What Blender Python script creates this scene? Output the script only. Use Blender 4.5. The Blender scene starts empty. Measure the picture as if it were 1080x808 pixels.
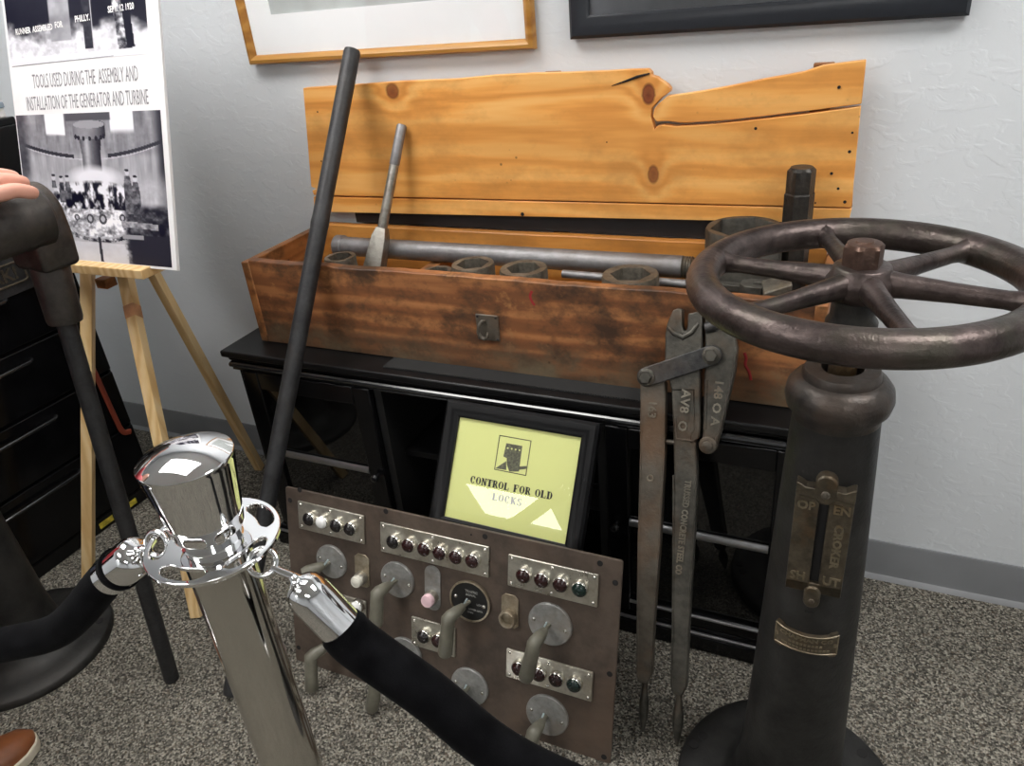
import bpy, bmesh, math, random
import numpy as np
from mathutils import Matrix, Vector, Quaternion
random.seed(7); RNG = np.random.default_rng(5)
PI = math.pi
V = Vector
scn = bpy.context.scene
COL = scn.collection

# ------------------------------------------------------------------ camera
FPX = 797.67
YAW, PIT, ROL = [math.radians(a) for a in (26.46, 28.167, -5.607)]
CAM = V((0, 0, 1.364))
_f = V((-math.sin(YAW)*math.cos(PIT), math.cos(YAW)*math.cos(PIT), -math.sin(PIT)))
_r0 = V((math.cos(YAW), math.sin(YAW), 0)); _u0 = _r0.cross(_f)
_c, _s = math.cos(ROL), math.sin(ROL)
CR = _c*_r0 + _s*_u0
CU = -_s*_r0 + _c*_u0
def ray(x, y): return _f + CR*((x-540)/FPX) - CU*((y-404)/FPX)
def on_plane(x, y, p, n):
    d = ray(x, y); return CAM + d*((V(p)-CAM).dot(V(n))/d.dot(V(n)))
def on_y(x, y, Y): return on_plane(x, y, (0, Y, 0), (0, 1, 0))
def on_z(x, y, Z): return on_plane(x, y, (0, 0, Z), (0, 0, 1))

# ------------------------------------------------------------------ node helpers
class NT:
    def __init__(s, name):
        m = s.m = bpy.data.materials.new(name); m.use_nodes = True
        s.t = m.node_tree; s.n = s.t.nodes; s.l = s.t.links
        s.b = s.n['Principled BSDF']; s.out = s.n['Material Output']
        s.tc = s.n.new('ShaderNodeTexCoord'); s.o = s.tc.outputs['Object']
    def put(s, sock, v):
        if isinstance(v, bpy.types.NodeSocket): s.l.new(v, sock)
        elif v is not None:
            if sock.type == 'RGBA' and len(v) == 3: v = (*v, 1)
            sock.default_value = v
    def math(s, op, a, b=None, c=None, clamp=False):
        n = s.n.new('ShaderNodeMath'); n.operation = op; n.use_clamp = clamp
        s.put(n.inputs[0], a)
        if b is not None: s.put(n.inputs[1], b)
        if c is not None: s.put(n.inputs[2], c)
        return n.outputs[0]
    def mapping(s, v, sc=(1, 1, 1), loc=(0, 0, 0), rot=(0, 0, 0)):
        n = s.n.new('ShaderNodeMapping'); s.put(n.inputs['Vector'], v)
        n.inputs['Scale'].default_value = sc; n.inputs['Location'].default_value = loc; n.inputs['Rotation'].default_value = rot
        return n.outputs[0]
    def noise(s, v, scale=5, detail=2, rough=.5, dist=0):
        n = s.n.new('ShaderNodeTexNoise'); s.put(n.inputs['Vector'], v)
        n.inputs['Scale'].default_value = scale; n.inputs['Detail'].default_value = detail
        n.inputs['Roughness'].default_value = rough; n.inputs['Distortion'].default_value = dist
        return n.outputs[0]
    def voro(s, v, scale=5, feat='F1', out='Distance'):
        n = s.n.new('ShaderNodeTexVoronoi'); s.put(n.inputs['Vector'], v); n.feature = feat
        n.inputs['Scale'].default_value = scale
        return n.outputs[out]
    def ramp(s, f, stops, interp='LINEAR'):
        n = s.n.new('ShaderNodeValToRGB'); s.put(n.inputs[0], f); n.color_ramp.interpolation = interp
        e = n.color_ramp.elements
        while len(e) < len(stops): e.new(.5)
        for el, (p, c) in zip(e, stops):
            el.position = p; el.color = (c, c, c, 1) if isinstance(c, (int, float)) else (*c, 1)
        return n.outputs[0]
    def mix(s, f, a, b, mode='MIX'):
        n = s.n.new('ShaderNodeMix'); n.data_type = 'RGBA'; n.blend_type = mode
        s.put(n.inputs[0], f); s.put(n.inputs[6], a); s.put(n.inputs[7], b)
        return n.outputs[2]
    def sep(s, v):
        n = s.n.new('ShaderNodeSeparateXYZ'); s.put(n.inputs[0], v); return n.outputs
    def bump(s, h, strength=.3, dist=.002):
        n = s.n.new('ShaderNodeBump'); s.put(n.inputs['Height'], h)
        n.inputs['Strength'].default_value = strength; n.inputs['Distance'].default_value = dist
        s.l.new(n.outputs[0], s.b.inputs['Normal'])
    def fin(s, col=None, rough=None, metal=None, spec=None, coat=None):
        for k, v in (('Base Color', col), ('Roughness', rough), ('Metallic', metal), ('Specular IOR Level', spec), ('Coat Weight', coat)):
            if v is not None: s.put(s.b.inputs[k], v)
        return s.m

def simple(name, col, rough=.5, metal=0, spec=.5, var=.12, scale=40, bump=0, coat=0):
    t = NT(name); n = t.noise(t.o, scale, 3)
    lo = tuple(c*(1-var) for c in col); hi = tuple(min(1, c*(1+var)) for c in col)
    if bump: t.bump(n, bump, .001)
    return t.fin(t.ramp(n, [(.3, lo), (.7, hi)]), rough, metal, spec, coat)

def iron(name, a, b, rust=(.12, .06, .03), rustamt=.5, rough=.42, metal=.75, scale=14, bump=.25, fine=160):
    """cast or forged iron: two tones, patches of rust, fine pitting"""
    t = NT(name)
    n1 = t.noise(t.o, scale, 5, .6); n2 = t.noise(t.o, scale*.45, 4, .65); n3 = t.noise(t.o, fine, 3, .6)
    n4 = t.noise(t.o, scale*3.7, 4, .65)
    c = t.ramp(t.math('ADD', t.math('MULTIPLY', n1, .6), t.math('MULTIPLY', n4, .4)), [(.38, a), (.60, b)])
    c = t.mix(t.math('MULTIPLY', t.ramp(n2, [(.5, 0), (.68, 1)]), rustamt), c, rust)
    r = t.math('ADD', t.math('MULTIPLY', n1, .25), rough-.12)
    t.bump(t.math('ADD', t.math('MULTIPLY', n3, .8), t.math('ADD', t.math('MULTIPLY', n1, .7), t.math('MULTIPLY', n4, 1.0))), min(1, bump*1.7), .0016)
    return t.fin(c, r, metal, .5)

def wood(name, light, mid, dark, axis='X', across='Z', freq=55, knots=(), dirt=None, rough=.45, seed=0, lines=(), coat=0):
    t = NT(name)
    xyz = t.sep(t.o); ix = {'X': 0, 'Y': 1, 'Z': 2}
    a, b = xyz[ix[axis]], xyz[ix[across]]
    sc = [9, 9, 9]; sc[ix[axis]] = .9
    v = t.mapping(t.o, tuple(sc), (seed*3.1, seed*1.7, seed*.9))
    n1 = t.noise(v, 1.2, 4, .55); 
    sc2 = [60, 60, 60]; sc2[ix[axis]] = 3
    n2 = t.noise(t.mapping(t.o, tuple(sc2), (seed, seed, 0)), 1.6, 4, .6)
    g = t.math('ADD', t.math('MULTIPLY', b, freq), t.math('MULTIPLY', n1, 9.0))
    kd = None; halo = None
    for (kx, kz, rx, rz) in knots:
        dx = t.math('DIVIDE', t.math('SUBTRACT', a, kx), rx); dz = t.math('DIVIDE', t.math('SUBTRACT', b, kz), rz)
        d = t.math('SQRT', t.math('ADD', t.math('MULTIPLY', dx, dx), t.math('MULTIPLY', dz, dz)))
        d = t.math('ADD', d, t.math('MULTIPLY', t.math('SUBTRACT', n2, .5), .35))
        e = t.math('POWER', 2.718, t.math('MULTIPLY', t.math('MULTIPLY', d, d), -.18))
        g = t.math('ADD', g, t.math('MULTIPLY', e, 3.2))
        kd = d if kd is None else t.math('MINIMUM', kd, d)
    w = t.math('ADD', t.math('MULTIPLY', t.math('SINE', t.math('MULTIPLY', g, 2.2)), .5), .5)
    w = t.math('ADD', t.math('MULTIPLY', w, .55), t.math('MULTIPLY', n2, .45))
    c = t.ramp(w, [(.15, light), (.55, mid), (.95, dark)])
    pat = t.noise(t.mapping(t.o, tuple(.35*q for q in sc), (seed*7+2, 1, 4)), 1.7, 3, .6)
    c = t.mix(t.ramp(pat, [(.42, 0), (.72, .55)]), c, tuple(q*.72 for q in mid))
    if kd is not None:
        c = t.mix(t.ramp(kd, [(.25, 1), (.55, 0)]), c, tuple(q*.62 for q in dark)) if False else c
        kk = t.math('DIVIDE', kd, 4.0)
        c = t.mix(t.ramp(kk, [(.24, .55), (.6, 0)]), c, dark)
        c = t.mix(t.ramp(kk, [(.2, 1), (.27, 0)]), c, t.ramp(t.math('MULTIPLY', kd, .9), [(.1, (.16, .035, .012)), (.55, (.24, .06, .018)), (.9, (.09, .025, .01))]))
    if dirt:
        dcol, damt, dsc, lowz = dirt
        dn = t.noise(t.mapping(t.o, (1, 1, 1.5), (seed, 3, 1)), dsc, 6, .68)
        c = t.mix(t.math('MULTIPLY', t.ramp(dn, [(.46, 0), (.62, 1)]), damt), c, dcol)
        if lowz:
            d2 = t.noise(t.mapping(t.o, (1, 1, 1.2), (seed*2, 5, 2)), 13, 5, .7)
            c = t.mix(t.ramp(d2, [(.50, 0), (.68, .75)]), c, (.050, .030, .018))
            c = t.mix(t.ramp(d2, [(.28, .55), (.40, 0)]), c, (.58, .27, .10))
        if lowz:   # old damp stain soaked up from the bottom edge of the board
            z0, z1 = lowz
            f = t.math('DIVIDE', t.math('SUBTRACT', z1, t.math('ADD', xyz[2], t.math('MULTIPLY', t.math('SUBTRACT', d2, .5), .22))), z1-z0, clamp=True)
            c = t.mix(t.math('MULTIPLY', t.ramp(f, [(.15, 0), (.75, 1)]), .85), c, t.ramp(dn, [(.42, (.048, .036, .024)), (.58, (.15, .115, .07))]))
        sp = t.voro(t.mapping(t.o, (1, 1, 1)), 42)
        spn = t.noise(t.o, 9, 2)
        c = t.mix(t.math('MULTIPLY', t.ramp(sp, [(.08, 1), (.15, 0)]), t.ramp(spn, [(.60, 0), (.68, .7)])), c, (.05, .025, .012))
    t.bump(w, .12, .0008)
    return t.fin(c, rough, 0, .4, coat)

def glass_mat(name):
    t = NT(name); t.n.remove(t.b)
    tr = t.n.new('ShaderNodeBsdfTransparent'); gl = t.n.new('ShaderNodeBsdfGlossy'); gl.inputs['Roughness'].default_value = .01
    fr = t.n.new('ShaderNodeFresnel'); fr.inputs['IOR'].default_value = 1.5
    mx = t.n.new('ShaderNodeMixShader')
    sm = t.noise(t.o, 3, 2)
    ge = t.n.new('ShaderNodeNewGeometry'); front = t.math('SUBTRACT', 1.0, ge.outputs['Backfacing'])
    t.l.new(t.math('MULTIPLY', t.math('MULTIPLY', fr.outputs[0], front), t.ramp(sm, [(.2, .95), (.8, 1.0)])), mx.inputs[0])
    t.l.new(tr.outputs[0], mx.inputs[1]); t.l.new(gl.outputs[0], mx.inputs[2]); t.l.new(mx.outputs[0], t.out.inputs[0])
    return t.m

def print_mat(name, rough=.5):
    t = NT(name); a = t.n.new('ShaderNodeAttribute'); a.attribute_name = 'Ink'
    return t.fin(a.outputs['Color'], rough, 0, .4)

def emit(name, col, st):
    t = NT(name); t.n.remove(t.b); e = t.n.new('ShaderNodeEmission')
    n = t.noise(t.o, 2, 1); t.put(e.inputs['Color'], t.ramp(n, [(.2, tuple(.98*c for c in col)), (.8, col)])); e.inputs['Strength'].default_value = st
    t.l.new(e.outputs[0], t.out.inputs[0]); return t.m

M = {}
def build_materials():
    t = NT('painted_textured_wall')
    n1 = t.noise(t.o, 60, 4, .55); n2 = t.noise(t.mapping(t.o, (1, 1, 1.6)), 26, 3, .5, .6)
    t.bump(t.math('ADD', t.math('MULTIPLY', t.ramp(n2, [(.5, 0), (.6, 1)]), .8), t.math('MULTIPLY', n1, .5)), .22, .002)
    M['wall'] = t.fin(t.ramp(t.noise(t.o, 3, 2), [(.3, (.67, .695, .72)), (.7, (.705, .73, .755))]), .55, 0, .3)
    t = NT('speckled_carpet')
    a = t.noise(t.o, 210, 3, .75); b = t.voro(t.o, 260, 'F1', 'Color'); bs = t.sep(b)[0]; c = t.noise(t.o, 5, 3, .6)
    k = t.math('ADD', t.math('MULTIPLY', a, .62), t.math('MULTIPLY', bs, .38))
    col = t.ramp(k, [(.30, (.032, .030, .026)), (.44, (.10, .094, .08)), (.56, (.205, .19, .16)), (.74, (.47, .44, .37))])
    col = t.mix(t.ramp(t.sep(b)[1], [(.8, 0), (.95, .35)]), col, (.16, .11, .07))
    col = t.mix(t.ramp(c, [(.35, .0), (.7, .16)]), col, (.09, .085, .075))
    t.bump(t.math('ADD', a, t.math('MULTIPLY', t.voro(t.o, 260), -.8)), .8, .004)
    M['carpet'] = t.fin(col, .95, 0, .1)
    M['ceil'] = simple('ceiling_tile', (.72, .72, .70), .8, bump=.2, scale=60, var=.05)
    M['base'] = simple('grey_vinyl', (.20, .205, .215), .38, scale=9, var=.06)
    M['lamp'] = emit('lamp_diffuser', (1, .985, .96), 15.5)
    M['white_metal'] = simple('white_enamel', (.75, .75, .74), .4, var=.03)
    # woods
    knots = ()
    M['lid'] = None
    M['easel'] = wood('easel_pine', (.80, .60, .33), (.72, .49, .23), (.58, .35, .14), 'Z', 'X', 110, seed=2)
    M['frame_oak'] = wood('golden_oak', (.52, .27, .065), (.42, .19, .035), (.26, .10, .018), 'X', 'Z', 70, seed=4, rough=.35)
    # metals
    M['cast'] = iron('black_cast_iron', (.018, .0175, .017), (.042, .041, .039), (.05, .042, .036), .4, .5, .55, 9)
    M['capiron'] = iron('worn_cast_iron', (.035, .032, .03), (.085, .075, .068), (.13, .085, .06), .6, .42, .6, 12)
    M['wheel'] = iron('brown_wheel_iron', (.040, .030, .028), (.115, .088, .082), (.085, .085, .062), .6, .36, .75, 17, .3)
    M['nutbrown'] = iron('brown_nut_iron', (.075, .046, .036), (.15, .095, .075), (.16, .075, .04), .5, .38, .65, 25, .25)
    M['glint'] = simple('painted_glint_grey', (.42, .42, .43), .28, .9, scale=30)  # pale metal colour paints the ceiling highlights on glossy black beads
    M['stem'] = iron('greased_steel', (.10, .075, .045), (.22, .17, .11), (.20, .11, .04), .7, .35, .8, 30)
    M['worn'] = iron('highlit_raised_steel', (.17, .155, .125), (.30, .275, .22), (.18, .11, .06), .4, .42, .6, 30, .2)  # lighter colour paints the shading that makes raised letters stand out
    M['wornbronze'] = iron('worn_raised_bronze', (.17, .145, .10), (.30, .25, .17), (.22, .13, .05), .5, .4, .7, 40, .2)
    M['plate'] = iron('cast_bronze', (.075, .062, .045), (.15, .125, .09), (.16, .085, .03), .6, .42, .7, 30, .2)
    M['tool'] = iron('forged_tool_steel', (.05, .047, .04), (.12, .112, .094), (.14, .075, .035), .5, .45, .6, 18, .3)
    M['toolrust'] = iron('rusty_tool_steel', (.075, .064, .05), (.145, .125, .10), (.18, .09, .04), .5, .48, .5, 13, .3)
    M['tooldark'] = iron('dark_link_steel', (.03, .03, .032), (.075, .073, .07), (.09, .06, .04), .4, .45, .6, 22, .3)
    M['bar'] = iron('blackened_bar_steel', (.028, .028, .03), (.05, .05, .052), (.05, .045, .04), .5, .5, .5, 20, .3)
    M['pipe'] = iron('grey_pipe_steel', (.16, .155, .155), (.27, .265, .27), (.15, .12, .10), .5, .45, .6, 10, .2)
    M['drift'] = iron('bright_worn_steel', (.20, .185, .16), (.40, .38, .34), (.16, .12, .08), .7, .35, .8, 16, .2)
    M['socket'] = iron('worn_socket_steel', (.075, .065, .052), (.20, .18, .145), (.22, .16, .09), .6, .45, .55, 24, .3)
    M['socketdark'] = iron('dark_socket_steel', (.045, .042, .036), (.12, .112, .095), (.11, .085, .055), .5, .45, .55, 18, .3)
    M['hexiron'] = iron('black_hex_steel', (.02, .019, .018), (.06, .056, .05), (.08, .06, .045), .5, .4, .6, 22, .35)
    M['panel'] = iron('brown_panel_steel', (.060, .044, .034), (.110, .082, .063), (.14, .092, .064), .6, .55, .25, 10, .25)
    M['nickel'] = iron('nickel_strip', (.40, .38, .33), (.58, .56, .49), (.34, .28, .2), .5, .30, .85, 30, .1)
    M['disc'] = iron('grey_switch_disc', (.20, .20, .19), (.34, .34, .325), (.24, .20, .16), .6, .45, .4, 26, .15)
    M['lever'] = simple('grey_olive_handle_paint', (.135, .128, .098), .42, 0, .5, .2, 45, .15)
    M['rimnickel'] = simple('bright_button_rim', (.72, .70, .64), .2, .95, scale=60)
    M['buttonblack'] = simple('black_button', (.012, .010, .010), .12, 0, .6)
    M['buttonred'] = simple('dark_red_button', (.022, .006, .006), .12, 0, .6)
    M['buttongreen'] = simple('dark_green_button', (.008, .022, .018), .12, 0, .6)
    M['buttonwhite'] = simple('white_button', (.85, .85, .83), .25)
    M['pinklens'] = simple('pink_lens', (.80, .56, .60), .2)
    M['milklens'] = simple('cream_ribbed_lens', (.62, .60, .52), .25)
    M['tarnish'] = iron('tarnished_brass', (.22, .18, .12), (.38, .33, .25), (.2, .12, .06), .5, .4, .6, 40, .1)
    M['blackdial'] = simple('black_dial', (.010, .010, .010), .3)
    M['chrome'] = simple('polished_chrome', (.86, .86, .87), .045, 1, scale=8, var=.02)
    M['chromebrushed'] = simple('polished_post_chrome', (.66, .64, .60), .10, 1, scale=8, var=.03)
    M['velvet'] = None
    t = NT('black_velvet'); n = t.noise(t.o, 400, 3); t.bump(n, .5, .001)
    t.b.inputs['Sheen Weight'].default_value = .03; t.b.inputs['Sheen Roughness'].default_value = .4
    M['velvet'] = t.fin(t.ramp(t.noise(t.o, 30, 3), [(.3, (.0025, .0025, .003)), (.7, (.007, .007, .008))]), .95, 0, .04)
    M['gloss'] = simple('black_gloss_lacquer', (.004, .004, .0045), .16, 0, .28, .3, 20)
    M['satin'] = simple('black_satin_top', (.006, .006, .0065), .33, 0, .3, .3, 30)
    M['darkglass'] = simple('black_glass_pane', (.004, .004, .004), .03, 0, .5, .2)
    M['inside'] = simple('dark_cabinet_inside', (.012, .012, .012), .5)
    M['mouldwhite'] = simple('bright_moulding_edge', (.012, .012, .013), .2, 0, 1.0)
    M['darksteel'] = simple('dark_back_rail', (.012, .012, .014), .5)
    M['mat'] = simple('black_mesh_cloth', (.012, .012, .012), .8, bump=.5, scale=300)
    M['paper'] = simple('yellow_green_paper', (.69, .72, .28), .7, scale=6, var=.02)
    M['ink'] = simple('black_ink', (.012, .012, .010), .6)
    M['whiteink'] = simple('white_lettering', (.85, .85, .84), .6)
    M['greyink'] = simple('grey_lettering', (.27, .27, .29), .6)
    M['greymetalink'] = simple('pale_engraving', (.30, .30, .28), .5)
    M['glass'] = glass_mat('clear_glass')
    M['plasticframe'] = simple('black_picture_frame', (.004, .004, .0045), .38, 0, .2)
    M['blueframe'] = simple('blue_black_frame', (.012, .014, .019), .33)
    M['matboard'] = simple('white_mat_board', (.90, .91, .92), .7, var=.01)
    M['printA'] = print_mat('poster_print', .45)
    M['board'] = simple('white_foam_board', (.85, .85, .86), .5, var=.02)
    M['greyprint'] = simple('grey_green_print', (.50, .53, .52), .6, scale=12, var=.15)
    M['darkprint'] = simple('dark_photograph', (.055, .058, .065), .6, scale=9, var=.5)
    M['orange'] = simple('orange_print', (.62, .10, .03), .5)
    M['cream'] = simple('cream_print', (.75, .68, .5), .5)
    M['blackprint'] = simple('black_print', (.02, .02, .022), .4)
    M['orangereflect'] = simple('painted_orange_reflection', (.20, .035, .016), .5)  # colour of a reflection in the gloss cabinet, put on a strip
    M['yellowtape'] = simple('yellow_tape', (.62, .50, .05), .5, var=.4, scale=70)
    M['redmark'] = simple('red_crayon', (.30, .02, .02), .7)
    M['silver'] = simple('bright_galvanised', (.55, .65, .68), .3, .8)
    M['hole'] = simple('dark_bolt_hole', (.006, .005, .005), .8)
    M['skin'] = simple('skin', (.72, .36, .27), .45, 0, .5, .08, 25)
    M['nail'] = simple('fingernail', (.80, .47, .40), .3)
    M['shoe'] = simple('brown_leather', (.22, .075, .028), .32, 0, .5, .25, 18)
    M['welt'] = simple('cream_sole_edge', (.62, .56, .44), .6)
    M['denim'] = simple('dark_blue_trousers', (.03, .035, .06), .8)
    M['shirt'] = simple('red_checked_shirt', (.45, .04, .05), .8)
    M['hair'] = simple('brown_hair', (.08, .045, .025), .6)

# ------------------------------------------------------------------ mesh helpers
def to_mesh_obj(name, bm, mat, parent=None, smooth=35, bevel=0, seg=2):
    me = bpy.data.meshes.new(name)
    bmesh.ops.recalc_face_normals(bm, faces=bm.faces)
    bm.to_mesh(me); bm.free()
    mats = mat if isinstance(mat, (list, tuple)) else [mat]
    for m in mats: me.materials.append(m)
    if smooth:
        for p in me.polygons: p.use_smooth = True
        me.set_sharp_from_angle(angle=math.radians(smooth))
    o = bpy.data.objects.new(name, me); COL.objects.link(o)
    if parent: o.parent = parent
    if bevel:
        b = o.modifiers.new('edge', 'BEVEL'); b.width = bevel; b.segments = seg; b.limit_method = 'ANGLE'; b.angle_limit = math.radians(40)
        b.harden_normals = False
    return o

def tag(o, label, cat, group=None):
    o['label'] = label; o['category'] = cat
    if group: o['group'] = group
    return o
class Thing:
    """an Empty at the thing's base; parts are given in world coordinates"""
    def __init__(s, name, label, cat, loc, group=None):
        s.e = bpy.data.objects.new(name, None); COL.objects.link(s.e); s.e.location = loc
        s.e.empty_display_size = .05
        s.inv = Matrix.Translation(-V(loc)); tag(s.e, label, cat, group)
    def part(s, name, bm, mat, parent=None, label=None, split=False, **k):
        bm.transform(s.inv)
        if split:
            seen = set(); out = []
            for v0 in bm.verts:
                if v0 in seen: continue
                st = [v0]; isl = []; seen.add(v0)
                while st:
                    v = st.pop(); isl.append(v)
                    for e in v.link_edges:
                        q = e.other_vert(v)
                        if q not in seen: seen.add(q); st.append(q)
                nb = B(); mp = {v: nb.verts.new(v.co) for v in isl}
                fs = {f for v in isl for f in v.link_faces}
                for f in fs: nb.faces.new([mp[v] for v in f.verts]).material_index = f.material_index
                o = to_mesh_obj(name, nb, mat, parent or s.e, **k)
                if label: o['label'] = label
                out.append(o)
            bm.free(); return out[0]
        o = to_mesh_obj(name, bm, mat, parent or s.e, **k)
        if label: o['label'] = label
        return o
def single(name, bm, mat, label, cat, loc, group=None, **k):
    bm.transform(Matrix.Translation(-V(loc)))
    o = to_mesh_obj(name, bm, mat, None, **k); o.location = loc
    return tag(o, label, cat, group)
def structure(name, bm, mat, **k):
    o = to_mesh_obj(name, bm, mat, None, **k); o['kind'] = 'structure'; return o
def copy_tree(o, parent=None):
    c = o.copy(); COL.objects.link(c)
    if parent: c.parent = parent
    for ch in list(o.children): copy_tree(ch, c)
    return c

def B(): return bmesh.new()
def box(bm, lo, hi, mtx=None, mi=0):
    vs = [bm.verts.new((x, y, z)) for x in (lo[0], hi[0]) for y in (lo[1], hi[1]) for z in (lo[2], hi[2])]
    fs = [bm.faces.new([vs[i] for i in q]) for q in ((0, 1, 3, 2), (4, 6, 7, 5), (0, 4, 5, 1), (2, 3, 7, 6), (0, 2, 6, 4), (1, 5, 7, 3))]
    for f in fs: f.material_index = mi
    if mtx is not None: bmesh.ops.transform(bm, matrix=mtx, verts=vs)
    return bm
def frame_of(d):
    d = V(d).normalized(); a = V((0, 0, 1)) if abs(d.z) < .9 else V((1, 0, 0))
    x = a.cross(d).normalized(); y = d.cross(x)
    return x, y, d
def mat_of(o, x, y, z):
    m = Matrix.Identity(4)
    for i, a in enumerate((x, y, z)):
        for k in range(3): m[k][i] = a[k]
    for k in range(3): m[k][3] = o[k]
    return m
def rings(bm, loops, closed=False, caps=True, mi=0):
    """loops: list of lists of points (same count): skin them"""
    L = [[bm.verts.new(p) for p in lp] for lp in loops]
    n = len(L[0]); fs = []
    rng = range(len(L)) if closed else range(len(L)-1)
    for i in rng:
        a, b = L[i], L[(i+1) % len(L)]
        for k in range(n):
            fs.append(bm.faces.new((a[k], a[(k+1) % n], b[(k+1) % n], b[k])))
    if caps and not closed:
        fs.append(bm.faces.new(L[0][::-1])); fs.append(bm.faces.new(L[-1]))
    for f in fs: f.material_index = mi
    return L
def lathe(bm, prof, mtx=None, n=48, caps=True, mi=0):
    mtx = mtx or Matrix.Identity(4)
    loops = [[mtx @ V((r*math.cos(2*PI*k/n), r*math.sin(2*PI*k/n), z)) for k in range(n)] for r, z in prof]
    rings(bm, loops, caps=caps, mi=mi); return bm
def tube(bm, pts, rad, n=16, caps=True, mi=0, sq=1.0, flat=None):
    """swept round bar; rad scalar or list; parallel transport; sq = second-axis ratio"""
    pts = [V(p) for p in pts]; m = len(pts)
    if isinstance(rad, (int, float)): rad = [rad]*m
    T = [(pts[min(i+1, m-1)]-pts[max(i-1, 0)]).normalized() for i in range(m)]
    x, y, _ = frame_of(T[0]); loops = []
    if flat is not None:
        x = (V(flat)-T[0]*V(flat).dot(T[0])).normalized(); y = T[0].cross(x)
    for i in range(m):
        if i:
            q = T[i-1].rotation_difference(T[i]); x = q @ x; y = q @ y
        loops.append([pts[i]+x*(rad[i]*math.cos(2*PI*k/n))+y*(rad[i]*sq*math.sin(2*PI*k/n)) for k in range(n)])
    rings(bm, loops, caps=caps, mi=mi); return bm
def torus(bm, c, x, y, R, r, n=64, m=16):
    c = V(c); x = V(x).normalized(); y = V(y).normalized(); z = x.cross(y)
    loops = []
    for i in range(n):
        a = 2*PI*i/n; d = x*math.cos(a)+y*math.sin(a)
        loops.append([c+d*(R+r*math.cos(2*PI*k/m))+z*(r*math.sin(2*PI*k/m)) for k in range(m)])
    rings(bm, loops, closed=True); return bm
def prism(bm, poly, mtx, t0, t1, mi=0):
    """polygon in local xy extruded along local z from t0 to t1"""
    a = [mtx @ V((p[0], p[1], t0)) for p in poly]; b = [mtx @ V((p[0], p[1], t1)) for p in poly]
    rings(bm, [a, b], mi=mi); return bm
def circle(cx, cy, r, n=24, a0=0): return [(cx+r*math.cos(a0+2*PI*k/n), cy+r*math.sin(a0+2*PI*k/n)) for k in range(n)]
def rrect(x0, y0, x1, y1, r, n=5):
    o = []
    for cx, cy, a in ((x1-r, y1-r, 0), (x0+r, y1-r, 90), (x0+r, y0+r, 180), (x1-r, y0+r, 270)):
        for k in range(n+1):
            t = math.radians(a+90*k/n); o.append((cx+r*math.cos(t), cy+r*math.sin(t)))
    return o
def dome(bm, mtx, r, h, n=16, m=5, mi=0):
    prof = [(r*math.cos(PI/2*i/m)+1e-4, h*math.sin(PI/2*i/m)) for i in range(m+1)]
    return lathe(bm, [(r, -.001)]+prof, mtx, n, mi=mi)
def text(bm, s, size, mtx, xs=1.0, depth=.0006, bold=0.0, align='CENTER', space=1.0, mi=0, shear=0, res=2):
    cu = bpy.data.curves.new('t', 'FONT'); cu.body = s; cu.size = size; cu.align_x = align; cu.align_y = 'CENTER'
    cu.extrude = depth; cu.offset = bold; cu.space_character = space; cu.resolution_u = res; cu.shear = shear
    o = bpy.data.objects.new('t', cu); COL.objects.link(o)
    dg = bpy.context.evaluated_depsgraph_get(); me = bpy.data.meshes.new_from_object(o.evaluated_get(dg))
    bpy.data.objects.remove(o); bpy.data.curves.remove(cu)
    k = len(bm.verts); bm.from_mesh(me); bpy.data.meshes.remove(me); bm.verts.ensure_lookup_table()
    vs = bm.verts[k:]
    bmesh.ops.transform(bm, matrix=mtx @ Matrix.Diagonal((xs, 1, 1, 1)), verts=vs)
    if mi:
        for v in vs:
            for f in v.link_faces: f.material_index = mi
    return bm
def catmull(P, k=10):
    P = [V(p) for p in P]; Q = [2*P[0]-P[1]]+P+[2*P[-1]-P[-2]]; o = []
    for i in range(1, len(Q)-2):
        for j in range(k):
            t = j/k; a, b, c, d = Q[i-1:i+3]
            o.append(.5*((2*b)+(c-a)*t+(2*a-5*b+4*c-d)*t*t+(3*b-a-3*c+d)*t**3))
    o.append(P[-1]); return o

build_materials()
exec_order = []
# ================================================================== the room
WY = 1.605; XL, XR, YF, ZC = -3.6, 2.6, -4.5, 2.6
structure('floor', box(B(), (XL, YF, -.08), (XR, WY, 0)), M['carpet'], smooth=0)
structure('wall_back', box(B(), (XL-.1, WY, 0), (XR+.1, WY+.12, ZC)), M['wall'], smooth=0)
structure('wall_left', box(B(), (XL-.12, YF, 0), (XL, WY, ZC)), M['wall'], smooth=0)
structure('wall_right', box(B(), (XR, YF, 0), (XR+.12, WY, ZC)), M['wall'], smooth=0)
structure('wall_front', box(B(), (XL-.1, YF-.12, 0), (XR+.1, YF, ZC)), M['wall'], smooth=0)
structure('ceiling', box(B(), (XL-.1, YF-.1, ZC), (XR+.1, WY+.1, ZC+.1)), M['ceil'], smooth=0)
prof = [(0, .105), (-.0045, .105), (-.006, .102), (-.006, .022), (-.009, .010), (-.018, .003), (-.020, 0), (0, 0)]
def skirt(name, a, b, nrm):
    bm = B(); nrm = V(nrm)
    rings(bm, [[V(p)-nrm*q[0]+V((0, 0, q[1])) for q in prof] for p in (a, b)])
    structure(name, bm, M['base'])
skirt('baseboard_back', (XL, WY, 0), (XR, WY, 0), (0, -1, 0))
skirt('baseboard_left', (XL, YF, 0), (XL, WY-.02, 0), (1, 0, 0))
skirt('baseboard_right', (XR, YF, 0), (XR, WY-.02, 0), (-1, 0, 0))
skirt('baseboard_front', (XL+.02, YF, 0), (XR-.02, YF, 0), (0, 1, 0))

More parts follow.
